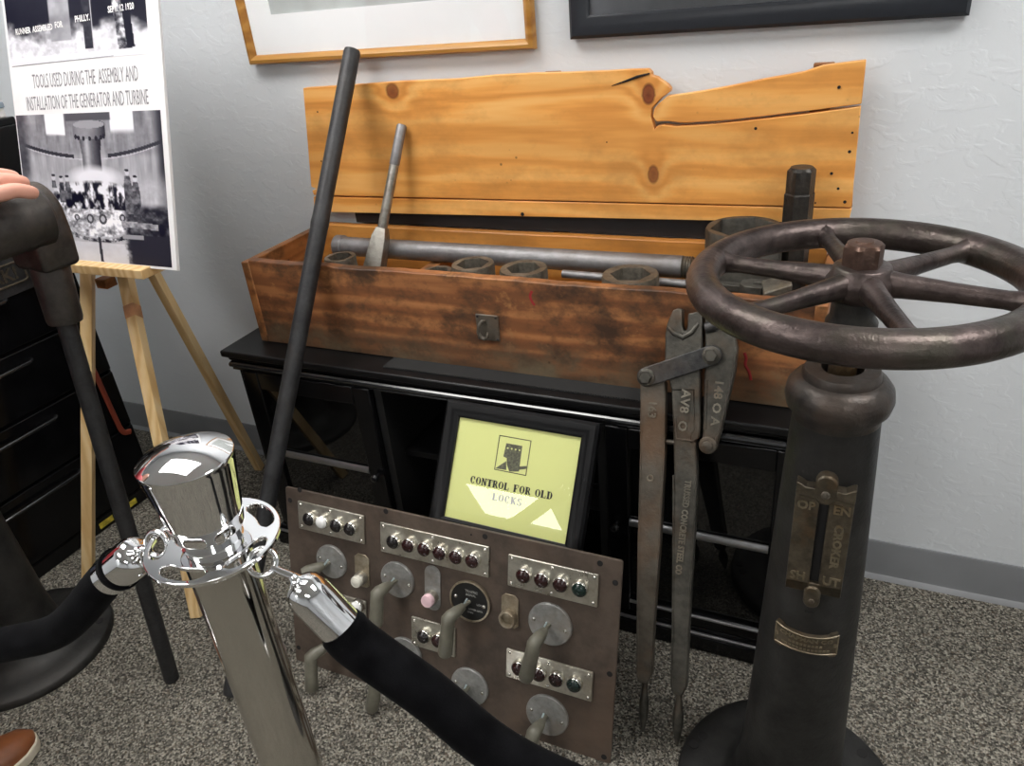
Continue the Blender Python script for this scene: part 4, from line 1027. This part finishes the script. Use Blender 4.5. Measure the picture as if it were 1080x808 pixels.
def turbine(a, b):
    n = fbm(a, b, 9, 3); nf = fbm(a, b, 38, 4); ns = fbm(a*6, b*.8, 4, 8)
    g = .50+.30*(ns-.5)*1.4+.12*(nf-.5)
    g = lay(g, smooth(.24, .30, b)*.9, .62+.25*(ns-.5)*1.5+.0*b)
    for x0, x1 in ((.21, .36), (.665, .83)): g = lay(g, smooth(x0, x0+.01, a)*(1-smooth(x1-.01, x1, a))*(1-smooth(.08+.10*a*(a < .5)+.02, .15, b)), .97)
    g = lay(g, smooth(.36, .37, a)*(1-smooth(.67, .68, a))*(1-smooth(.045, .055, b)), .30)
    g = lay(g, (np.abs(b-(.19+.10*(1-((a-.5)/.5)**2))) < .014)*(ell(a, b, .52, .3, .12, .4) > 1), .18)
    g = lay(g, (np.abs(b-(.205+.10*(1-((a-.5)/.5)**2))) < .004), .75)
    g = lay(g, 1-smooth(.03, .10, a), .18+.2*nf); g = lay(g, smooth(.93, 1.0, a)*(b < .62), .16)
    g = lay(g, (b > .36)*smooth(.36, .5, b)*.55, .80+.2*(nf-.5))
    # shaft with its flange
    sh = (np.abs(a-.525) < .076-.012*smooth(.15, .3, b))*(b > .09)*(b < .38); g = lay(g, sh, .50-.33*np.abs((a-.50)/.08)**1.3+.1*(nf-.5)+.18*np.exp(-((a-.50)/.02)**2))
    fl_ = ((ell(a, b, .525, .075, .112, .030) < 1)|((np.abs(a-.525) < .112)*(b > .075)*(b < .145))|(ell(a, b, .525, .145, .112, .028) < 1)); g = lay(g, fl_, .55-.25*np.abs((a-.49)/.11)**2+.08*(nf-.5))
    g = lay(g, ell(a, b, .525, .075, .108, .026) < 1, .60)
    for k in range(7): x = .525+.1*math.sin((k-3)*.45); g = lay(g, ell(a, b, x, .150+.018*math.cos((k-3)*.45), .010, .016) < 1, .08)
    g = lay(g, np.clip(1.3-ell(a, b, .53, .43, .19, .085), 0, 1), .93)
    # crowd of machinery round the ring
    mz = np.clip(1.25-ell(a, b, .52, .57, .30, .115), 0, 1); mach = (fbm(a*1.0, b*.6, 30, 11, 3)-.5)*4.2+.42
    g = lay(g, np.clip(mz*2.2, 0, 1), np.clip(mach, .02, .95))
    rg = np.clip((1.05-ell(a, b, .53, .70, .235, .135))*6, 0, 1)*(b > .64); g = lay(g, rg, np.clip(.80+(nf-.5)*1.6, 0, 1))
    for x, y, r in ((.475, .705, .026), (.565, .705, .028), (.70, .69, .02), (.38, .70, .018)):
        g = lay(g, ell(a, b, x, y, r, r*1.3) < 1, .25); g = lay(g, ell(a, b, x, y, r*.5, r*.7) < 1, .75); 
    g = lay(g, (np.abs(ell(a, b, .53, .755, .24, .10)-1) < .22)*(b > .765), np.clip(.35+(nf-.5)*2.4, .05, .9))
    g = lay(g, (b > .868)*(np.abs(a-.515) < .205), .82+.15*(n-.5)); g = lay(g, (np.abs(a-.53-.05*(b-.9)) < .010)*(b > .83), .2)
    # dark floor at the lower right, men standing there
    dk = smooth(.70, .75, a+.05*(nf-.5))*smooth(.58, .64, b); g = lay(g, dk, np.clip(.10+(fbm(a, b, 22, 21)-.5)*.9*(b < .8)+.05, .04, .55))
    g = lay(g, (np.abs(b-(.735+.06*(a-.8))) < .02)*(a > .69)*(a < .93), .55+.7*(nf-.5)); g = lay(g, (np.abs(b-.815) < .012)*(a > .69)*(a < .83), .6)
    for x, y0, y1, w in ((.755, .39, .66, .022), (.805, .43, .68, .021), (.29, .44, .60, .018), (.335, .435, .58, .018), (.235, .43, .5, .016)):
        body = (np.abs(a-x) < w*(.75+.5*smooth(y0, y0+.1, b)))*(b > y0+.02)*(b < y1); g = lay(g, body, .33+.7*(nf-.5)); g = lay(g, ell(a, b, x, y0, .014, .018) < 1, .80); g = lay(g, ell(a, b, x, y0-.016, .015, .008) < 1, .12)
    return g
def yard(a, b):
    n = fbm(a, b, 8, 31); nf = fbm(a, b, 30, 32)
    g = .085+.10*(n-.5); sn = b > .80-.05*(n-.5)*6*.6-.05*np.sin(a*9)*.6
    g = lay(g, np.clip((b-(.74+.12*(n-.5)*2))*9, 0, 1), .86+.35*(nf-.5))
    g = lay(g, smooth(.325, .335, a)*(1-smooth(.475, .485, a))*(b < .86), .60+.35*(n-.5))
    g = lay(g, (np.abs(a-.625) < .009), .8); g = lay(g, (np.abs(a-.60) < .03)*(b > .55)*(b < .93), .18+.3*(nf-.5))
    g = lay(g, (np.abs(a-(.815+.07*(b-.5))) < .045)*(b > .4), np.clip(.55+(nf-.5)*2.0, .05, .9)); g = lay(g, (np.abs(a-(.86+.07*(b-.6))) < .026)*(b > .3)*(b < .95), .05)
    g = lay(g, (b > .955), .90); return g
psc = .338/.338
print_sheet('turbine_photograph', .004, .006, .489, .329, turbine, 270)
yr = print_sheet('yard_photograph', .010, .4385, .470, .735, yard, 220)
bm = B(); 
def ptext(bm, s, u, v, size, xs, rot=0, n=.0006, bold=0, sp=1): text(bm, s, size, QM(u, v, n) @ Matrix.Rotation(math.radians(rot), 4, 'Z'), xs, .0001, bold, space=sp)
for s, u, v, sz in (('TOOLS USED DURING THE  ASSEMBLY AND', .256, .4000, .0430), ('INSTALLATION OF THE GENERATOR AND TURBINE', .253, .3530, .0430)):
    ptext(bm, s, u, v, sz, .415 if v > .38 else .405, .4, sp=1.0)
po.part('caption', bm, M['greyink'], smooth=0, label='grey narrow hand drawn caption')
for s_, u_, v_, x_ in (('RUNNER  ASSEMBLED', .105, .508, .78), ('FOR', .192, .512, .8), ('PHILLY.', .272, .519, .85), ('SEPT. 12 1920', .395, .530, .78)):
    bm = B(); ptext(bm, s_, u_, v_, .0175, x_, 1.2, bold=.0004); po.part('handwriting', bm, M['whiteink'], yr, smooth=0)
bm = B(); prism(bm, [(.012, .4345), (.36, .4395), (.36, .4408), (.012, .4362)], QM(0, 0), .0003, .0006); po.part('ruled_line', bm, M['greyink'], smooth=0)

ea = Thing('easel', 'light pine tripod easel holding the poster', 'easel', (-1.63, 1.1, 0))
et = math.radians(17.5); EO = V((0, .925, 0)); EN = V((0, math.cos(et), -math.sin(et)))
ep = lambda x, y: on_plane(x, y, EO, EN)
def leg(a, b, w, name='leg', spin_=.6):
    bm = B(); d = (b-a).normalized(); x, y, _ = frame_of(d); x2 = x*math.cos(spin_)+y*math.sin(spin_); y2 = d.cross(x2)
    def q(c, s): return [c+x2*s+y2*s, c-x2*s+y2*s, c-x2*s-y2*s, c+x2*s-y2*s]
    rings(bm, [q(a, w), q(b, w)]); return ea.part(name, bm, M['easel'], bevel=.0015)
fL, fR = on_z(93.3, 608, .0), on_z(209, 650, .0)
apx = ep(91.5, 110)
def upto(f, t, z0): f = f+(t-f)*0; return f
leg(fL+V((0, 0, .001)), fL+(ep(92.5, 292)-fL)*1.36, .0138)
leg(fR+V((0, 0, .001)), fR+(ep(133.5, 297)-fR)*1.36, .0138, spin_=.3)
rf = on_z(274, 494, 0.0); rt = on_y(100, 175, 1.262)
leg(rf+V((0, 0, .001)), rt, .0125, spin_=.2)
l0, l1 = on_y(72.5, 280, 1.108), on_y(155, 287.5, 1.100)
bm = B(); dv = (l1-l0).normalized(); m = mat_of(l0, dv, V((0, 1, .0)), V((0, 0, 1))); Lg = (l1-l0).length
box(bm, (0, -.014, -.012), (Lg, .060, .0095), m); ea.part('ledge', bm, M['easel'], bevel=.002)
lc_ = ep(113, 296); bm = B(); box(bm, (lc_.x-.018, lc_.y-.02, lc_.z-.014), (lc_.x+.018, lc_.y+.012, lc_.z+.010)); ea.part('bracket', bm, M['chestside'], bevel=.002, label='small dark wooden bracket')
p0_, p1_ = fL+(ep(92.5, 292)-fL)*1.26, fR+(ep(133.5, 297)-fR)*1.26
bm = B(); d = (p1_-p0_); box(bm, (p0_.x-.03, p0_.y+.010, p0_.z-.016), (p1_.x+.10, p0_.y+.030, p0_.z+.016)); ea.part('crossbar', bm, M['easel'], bevel=.002)
kk = ep(140.5, 330); leg_d = (ep(133.5, 297)-fR).normalized(); kx, ky, _ = frame_of(leg_d)
kc = fR+leg_d*((kk-fR).dot(leg_d)); x2 = kx*math.cos(.3)+ky*math.sin(.3); y2 = leg_d.cross(x2); wk = .01405; bm = B()
rings(bm, [[kc+leg_d*(t+sl*.008)+(x2*i+y2*j)*wk for i, j, sl in ((1, 1, 1), (-1, 1, -.2), (-1, -1, -1), (1, -1, .3))] for t in (-.014, .016)])
ea.part('knot', bm, simple('red_pine_knot', (.50, .25, .12), .5, scale=30, var=.3), label='reddish knot across the front leg')

# ================================================================== pictures on the wall
def picture(name, label, x0, x1, z0, z1, b, fm, glassy, mats, inner):
    c = V(((x0+x1)/2, WY, (z0+z1)/2)); t = Thing(name, label, 'picture', (c.x, WY, z0), 'pictures on the wall')
    m = mat_of((c.x, WY-.004, c.z), (1, 0, 0), (0, 0, 1), (0, -1, 0)); w, h = (x1-x0)/2-b, (z1-z0)/2-b
    bm = B(); mitre(bm, w, h, b, m, 0, .019, [(0, 0), (0, .013), (b*.15, .019), (b*.5, .021), (b*.85, .016), (b, .010), (b, 0)]); t.part('frame', bm, fm, smooth=30)
    t.part('backing', box(B(), (-w-.003, -h-.003, .0005), (w+.003, h+.003, .004), m), M['inside'], smooth=0)
    iw_, ih_, off = inner
    bm = B(); 
    for lo, hi in (((-w-.002, -h-.002), (w+.002, -ih_+off)), ((-w-.002, ih_+off), (w+.002, h+.002)), ((-w-.002, -ih_+off), (-iw_, ih_+off)), ((iw_, -ih_+off), (w+.002, ih_+off))): box(bm, (*lo, .0042), (*hi, .0065), m)
    t.part('mat_board', bm, mats[0], smooth=0)
    t.part('print', box(B(), (-iw_-.002, -ih_+off-.002, .0041), (iw_+.002, ih_+off+.002, .0048), m), mats[1], smooth=0)
    t.part('glass', box(B(), (-w-.002, -h-.002, .0085), (w+.002, h+.002, .0100), m), M['glass'], smooth=0)
picture('framed_picture', 'white matted picture in a golden oak frame high on the wall', -1.426, -.661, 1.226, 1.84, .021, M['frame_oak'], True, (M['matboard'], M['greyprint']), (.292, .20, .0))
picture('framed_picture', 'dark picture in a wide blue black frame on the wall above the chest', -.582, .125, 1.2405, 1.76, .042, M['blueframe'], True, (M['darkprint'], M['darkprint']), (.25, .16, .0))

# ================================================================== black cabinet at the left
BX1, BY1, BZ = -1.960, 1.312, 1.163
bc = Thing('file_cabinet', 'tall glossy black drawer cabinet at the left edge behind the easel', 'cabinet', (-2.2, .6, 0))
bY0 = -.10
bc.part('carcass', box(B(), (-2.44, bY0, .03), (BX1-.012, BY1, BZ)), M['gloss'], bevel=.004)
bc.part('plinth', box(B(), (-2.42, bY0+.01, 0), (BX1-.006, BY1-.006, .045)), M['satin'], bevel=.003)
bounds = [.050, .262, .445, .62, .79, .965, 1.150]
for k in range(6):
    z0, z1 = bounds[k]+.004, bounds[k+1]-.004
    d = bc.part('drawer', box(B(), (BX1-.012, bY0+.006, z0), (BX1, BY1-.006, z1)), M['gloss'], bevel=.004, seg=3)
    bm = B(); zc = z1-.035
    for ya, yb_ in ((.78, 1.10),):
        tube(bm, [(BX1+.001, ya, zc), (BX1+.014, ya+.012, zc), (BX1+.016, (ya+yb_)/2, zc), (BX1+.014, yb_-.012, zc), (BX1+.001, yb_, zc)], [.006, .005, .0048, .005, .006], 10)
    bc.part('handle', bm, M['mouldwhite'], d)
qa = [on_plane(x, y, (BX1, 0, 0), (1, 0, 0)) for x, y in ((-24, 286), (19, 264), (28, 297), (-14, 322))]
zc = sum(q.z for q in qa)/4; yc = sum(q.y for q in qa)/4; bw_ = .085; bh_ = .052
bmx = mat_of((BX1, yc, zc), (0, 1, 0), (0, 0, 1), (1, 0, 0))
bm = B(); prism(bm, rrect(-bw_, -bh_, bw_, bh_, .006), bmx, .0005, .004); bad = bc.part('badge', bm, M['bar'], bevel=.001)
bm = B(); lp2 = rrect(-.058, -.026, .058, .026, .010); tube(bm, [bmx @ V((x, y, .005)) for x, y in lp2+[lp2[0]]], .0028, 8)
text(bm, 'RK!', .046, bmx @ Matrix.Translation((0.002, -.001, .0045)), 1.0, .0015, .001); bc.part('badge_lettering', bm, M['plate'], bad)
bm = B()
for px in ((104, 550, 118, 540), (132, 531, 143, 523)):
    a = on_plane(px[0], px[1], (BX1, 0, 0), (1, 0, 0)); b = on_plane(px[2], px[3], (BX1, 0, 0), (1, 0, 0)); box(bm, (BX1-.006, a.y, .012), (BX1-.0045, b.y, .030))
bc.part('yellow_label', bm, M['yellowtape'], smooth=0, label='worn yellow sticker piece along the bottom edge', split=True)
# orange reflection in the glossy cabinet, built as a coloured strip
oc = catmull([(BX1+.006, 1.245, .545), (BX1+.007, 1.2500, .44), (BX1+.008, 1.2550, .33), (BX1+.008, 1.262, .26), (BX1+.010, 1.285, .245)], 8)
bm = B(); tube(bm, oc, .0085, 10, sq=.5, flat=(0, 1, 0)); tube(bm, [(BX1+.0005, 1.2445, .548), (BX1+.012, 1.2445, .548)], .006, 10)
single('orange_reflection', bm, M['orangereflect'], 'short red orange strip painted as a reflection on the black drawer cabinet behind the easel leg', 'reflection', (BX1, 1.26, .245))
# things lying on the cabinet
bk0 = Thing('storage_box', 'flat white box lying on top of the black drawer cabinet', 'box', (-2.12, 1.17, BZ))
bk0.part('tray', box(B(), (-2.27, .98, BZ), (-1.985, 1.300, BZ+.026)), M['whiteink'], bevel=.002)
bk0.part('lid', box(B(), (-2.273, .977, BZ+.022), (-1.982, 1.303, BZ+.036)), simple('pale_blue_lid', (.30, .36, .42), .5), bevel=.002, label='pale blue lid')
zb0 = BZ+.036; fx = -1.995
br = Thing('picture_box', 'black and orange picture box with a cream ring standing beside the poster', 'box', (fx, 1.2, zb0))
br.part('carton', box(B(), (fx-.05, .98, zb0), (fx, 1.272, zb0+.26)), M['blackprint'], bevel=.002)
br.part('orange_band', box(B(), (fx-.0005, .981, zb0+.010), (fx+.0012, 1.271, zb0+.075)), M['orange'], smooth=0)
bm = B(); torus(bm, (fx+.0016, 1.222, zb0+.075), (0, 1, 0), (0, 0, 1), .034, .0045, 40, 8); br.part('cream_ring', bm, M['cream'])
br.part('price_label', box(B(), (fx+.0004, 1.215, zb0+.018), (fx+.0020, 1.252, zb0+.040)), M['whiteink'], smooth=0)

# ================================================================== pipe handled tool held at the left
hf = on_z(181.5, 717, 0); hm_ = on_plane(69.5, 340, (-1.300, 0, 0), (1, 0, 0)); hd_ = (hm_-hf).normalized()
hk = Thing('pipe_wrench_tool', 'heavy iron tool with thick barrel head and long pipe handle held upright at the left', 'tool', hf)
bm = B(); tube(bm, [hf+hd_*.0015, hf+hd_*.006, hm_+hd_*.03], [.0150, .0168, .0168], 24); hk.part('pipe_handle', bm, M['bar'])
bm = B(); fe = hm_+hd_*.115; x, y, _ = frame_of(hd_)
lathe(bm, [(.0180, 0), (.0290, .002), (.0305, .008), (.0320, .085), (.0330, .112), (.030, .12)], mat_of(hm_, x, y, hd_), 32); hk.part('ferrule', bm, M['capiron'])
bd = V((-.10, -1, .0)).normalized(); hx = V((0, 0, 1)).cross(bd).normalized()         # barrel axis towards the viewer's left, hx across it
hz = V((0, 0, 1)); hc = V((fe.x, fe.y, fe.z+.080))
mh = mat_of(hc, hx, hz, -bd)
prof2 = [(-.046, -.090), (.046, -.090), (.054, -.040), (.054, .0)]+[(.054*math.cos(a), .054*math.sin(a)) for a in [PI*k/16 for k in range(1, 16)]]+[(-.054, 0), (-.054, -.040)]
bm = B(); prism(bm, prof2, mh, -.034, .034); hb = hk.part('head_block', bm, M['capiron'], bevel=.010, seg=4)
bm = B(); lathe(bm, [(.030, -.004), (.046, -.002), (.0525, .006), (.0525, .020), (.0515, .035), (.0520, .33), (.048, .338), (.030, .340)], mat_of(hc+V((.030, 0, .006)), hx, hz.cross(-bd) if False else bd.cross(hx), bd), 40)
hk.part('barrel', bm, M['capiron'])

# ================================================================== the person at the left edge
def skin_mesh(name, verts, edges, rad, mat, parent=None, root=0, sub=2, rel=None):
    me = bpy.data.meshes.new(name); me.from_pydata([tuple(v) for v in verts], edges, [])
    o = bpy.data.objects.new(name, me); COL.objects.link(o)
    md = o.modifiers.new('skin', 'SKIN'); md.use_smooth_shade = True; md.branch_smoothing = .6
    for i, r in enumerate(rad):
        s = me.skin_vertices[0].data[i]; s.radius = (r, r) if not isinstance(r, tuple) else r; s.use_root = (i == root)
    sb = o.modifiers.new('sub', 'SUBSURF'); sb.levels = sub; sb.render_levels = sub
    dg = bpy.context.evaluated_depsgraph_get(); m2 = bpy.data.meshes.new_from_object(o.evaluated_get(dg))
    bpy.data.objects.remove(o); bpy.data.meshes.remove(me); m2.name = name
    m2.materials.clear(); m2.materials.append(mat)
    for p in m2.polygons: p.use_smooth = True
    o = bpy.data.objects.new(name, m2); COL.objects.link(o); o.parent = parent
    return o
PB = V((-1.66, .335, 0))
pe = bpy.data.objects.new('person', None); COL.objects.link(pe); pe.location = PB
tag(pe, 'person at the left edge in brown shoes, hand resting on the iron tool', 'person')
fdir = V((.93, .37, 0)).normalized(); sdir = V((-.37, .93, 0)).normalized()          # facing, and towards the person's left
toe = on_z(53, 781, 0)
hz_top = hc.z+.054
W0 = V((hc.x, hc.y, hz_top))
PB = V((-1.615, .365, 0)); pe.location = PB
FD = V((.10, .995, 0)).normalized(); LD = V((-.995, .10, 0)).normalized()
def W(f, l, z): return FD*f+LD*l+V((0, 0, z))
tipz = hc.z+.066
T1 = on_z(37, 197, tipz)-PB
bx_ = V((.10, 1, 0)).normalized(); sx2 = V((1, -.10, 0)).normalized(); zz_ = V((0, 0, 1))
verts, edges, rad = [], [], []
def vt(p, r): verts.append(V(p)); rad.append(r); return len(verts)-1
def ln(a, b): edges.append((a, b))
pelv = vt(W(0, 0, .93), (.15, .11)); sp1 = vt(W(.0, 0, 1.10), (.135, .10)); ch = vt(W(.0, 0, 1.28), (.155, .11)); nb = vt(W(.0, 0, 1.42), (.075, .07)); nk = vt(W(.02, 0, 1.47), .052)
ln(pelv, sp1); ln(sp1, ch); ln(ch, nb); ln(nb, nk)
h1 = vt(W(.035, 0, 1.54), (.064, .072)); h2 = vt(W(.03, 0, 1.62), (.070, .082)); h3 = vt(W(.025, 0, 1.685), (.052, .06)); ln(nk, h1); ln(h1, h2); ln(h2, h3)
for s in (1, -1):
    hp_ = vt(W(0, s*.095, .86), .085); kn = vt(W(.03, s*.105, .48), .058); an = vt(W(-.01, s*.115, .095), .038); ft_ = vt(W(.10, s*.118, .045), .032)
    ln(pelv, hp_); ln(hp_, kn); ln(kn, an); ln(an, ft_)
# left arm hanging
sh = vt(W(0, .185, 1.385), .058); el = vt(W(-.03, .235, 1.10), .040); wr = vt(W(.04, .245, .86), .027); pm = vt(W(.055, .245, .79), (.034, .017))
ln(ch, sh); ln(sh, el); ln(el, wr); ln(wr, pm)
for k in range(4):
    a = vt(W(.085-.022*k, .247, .745), .0095); b = vt(W(.085-.022*k, .240, .70), .0085); c = vt(W(.082-.021*k, .228, .675), .007); ln(pm, a); ln(a, b); ln(b, c)
a = vt(W(.088, .232, .785), .011); b = vt(W(.105, .222, .745), .009); ln(pm, a); ln(a, b)
# right arm reaching to the tool, hand laid over the barrel
wrist = T1-bx_*.185+sx2*-.030+zz_*.030
sh = vt(W(0, -.185, 1.385), .058); el = vt((W(0, -.185, 1.385)+wrist)/2+V((.05, -.03, -.10)), .041); wr = vt(wrist, (.029, .024)); pm = vt(T1-bx_*.105+sx2*-.032+zz_*.020, (.041, .018))
ln(ch, sh); ln(sh, el); ln(el, wr); ln(wr, pm)
nails = []
for k, (dx, dy, dz, r, L) in enumerate(((.014, -.006, -.008, .0118, .062), (-.012, .0, .005, .0130, .072), (-.038, .002, .012, .0128, .074), (-.062, -.010, .008, .0118, .068))):
    tipp = T1+sx2*dx+bx_*dy+zz_*dz
    k1 = vt(tipp-bx_*L+zz_*.013, r*1.12); k2 = vt(tipp-bx_*L*.52+zz_*.014, r*1.05); k3 = vt(tipp-bx_*L*.20+zz_*.005, r); k4 = vt(tipp-zz_*.001, r*.80)
    ln(pm, k1); ln(k1, k2); ln(k2, k3); ln(k3, k4); nails.append((tipp, r))
a = vt(T1-bx_*.115+sx2*-.068+zz_*.008, .0125); b = vt(T1-bx_*.080+sx2*-.082-zz_*.012, .0112); c = vt(T1-bx_*.052+sx2*-.084-zz_*.028, .009)
ln(pm, a); ln(a, b); ln(b, c)
body = skin_mesh('body', verts, edges, rad, M['skin'], pe, pelv)
bm = B()
for tipp, r in nails:
    lathe(bm, [(.0052, -.001), (.0052, .0006), (.004, .0012)], mat_of(tipp-bx_*.007+zz_*(r*.62), sx2, (bx_-zz_*.35).normalized(), (zz_+bx_*.35).normalized()), 12)
to_mesh_obj('fingernails', bm, M['nail'], pe)
# clothes
verts, edges, rad = [], [], []
z_ = vt(W(0, 0, .76), (.185, .150)); a = vt(W(0, 0, .90), (.190, .152)); ln(z_, a); b = vt(W(0, 0, 1.10), (.178, .142)); c = vt(W(0, 0, 1.28), (.188, .142)); d_ = vt(W(0, 0, 1.40), (.095, .085)); ln(a, b); ln(b, c); ln(c, d_)
s1 = vt(W(0, .185, 1.385), .072); e1 = vt(W(-.03, .235, 1.10), .055); w1 = vt(W(.03, .244, .90), .044); ln(c, s1); ln(s1, e1); ln(e1, w1)
e0 = (W(0, -.185, 1.385)+wrist)/2+V((.05, -.03, -.10)); s2 = vt(W(0, -.185, 1.385), .072); e2 = vt(e0, .056); w2 = vt(e0+(wrist-e0)*.82, .044); ln(c, s2); ln(s2, e2); ln(e2, w2)
skin_mesh('shirt', verts, edges, rad, M['shirt'], pe, 0)
verts, edges, rad = [], [], []
a = vt(W(0, 0, 1.06), (.165, .130)); b = vt(W(0, 0, .92), (.172, .134)); ln(a, b)
for s in (1, -1):
    h = vt(W(0, s*.095, .80), .105); k = vt(W(.03, s*.105, .48), .082); n_ = vt(W(-.015, s*.115, .075), .072); ln(b, h); ln(h, k); ln(k, n_)
skin_mesh('trousers', verts, edges, rad, M['denim'], pe, 0)
for s in (1, -1):
    toe_ = (on_z(53, 776, .02)+V((-.046, -.006, 0))-PB) if s < 0 else W(.105, .118, 0)
    toe_.z = 0; hl_ = toe_-V((.06, .998, 0)).normalized()*.285; ax = (toe_-hl_).normalized(); sd = V((ax.y, -ax.x, 0)); L = .285
    def outline(t, grow=0):
        w = np.interp(t, [0, .04, .12, .3, .5, .7, .85, .94, .98, 1], [.012, .024, .031, .032, .036, .047, .045, .034, .021, .004]); return w+grow
    bm = B(); ts = [0, .02, .05, .1, .2, .3, .4, .5, .6, .7, .78, .85, .9, .94, .97, .99, 1]
    poly = [(t*L, outline(t, .0045)) for t in ts]+[(t*L, -outline(t, .0045)) for t in reversed(ts)]
    prism(bm, poly, mat_of(hl_, ax, sd, V((0, 0, 1)))if False else mat_of(hl_, ax, -sd, V((0, 0, 1))), .001, .024)
    so = to_mesh_obj('shoe_sole', bm, M['welt'], None, bevel=.003)
    bm = B(); loops = []
    for t in ts:
        w = outline(t); h = np.interp(t, [0, .1, .3, .42, .55, .7, .85, .94, 1], [.075, .095, .098, .088, .072, .060, .050, .040, .026])
        loops.append([hl_+ax*(t*L)+sd*(w*math.cos(q))+V((0, 0, .020+(h-.020)*max(0, math.sin(q))**.75)) for q in [PI*k/12 for k in range(13)]])
    rings(bm, loops); sh_ = to_mesh_obj('shoe', bm, M['shoe'], pe, smooth=60); so.parent = sh_
    sh_['label'] = 'brown leather shoe with a cream sole'
verts, edges, rad = [], [], []
a = vt(W(-.02, 0, 1.58), (.06, .06)); b = vt(W(.0, 0, 1.655), (.078, .082)); c = vt(W(.02, 0, 1.70), (.055, .06)); ln(a, b); ln(b, c)
skin_mesh('hair', verts, edges, rad, M['hair'], pe, 0)

# ================================================================== camera, world, view
cd = bpy.data.cameras.new('camera'); co = bpy.data.objects.new('camera', cd); COL.objects.link(co)
cd.sensor_fit = 'HORIZONTAL'; cd.sensor_width = 36; cd.lens = FPX/1080*36; cd.clip_start = .02
mw = mat_of(CAM, CR, CU, -_f); co.matrix_world = mw
scn.camera = co
w = bpy.data.worlds.new('world'); scn.world = w; w.use_nodes = True
w.node_tree.nodes['Background'].inputs[0].default_value = (.9, .95, 1, 1); w.node_tree.nodes['Background'].inputs[1].default_value = .05
vsx = scn.view_settings; vsx.view_transform = 'Standard'; vsx.look = 'None'; vsx.gamma = 1; vsx.exposure = 0.0; vsx.use_curve_mapping = False
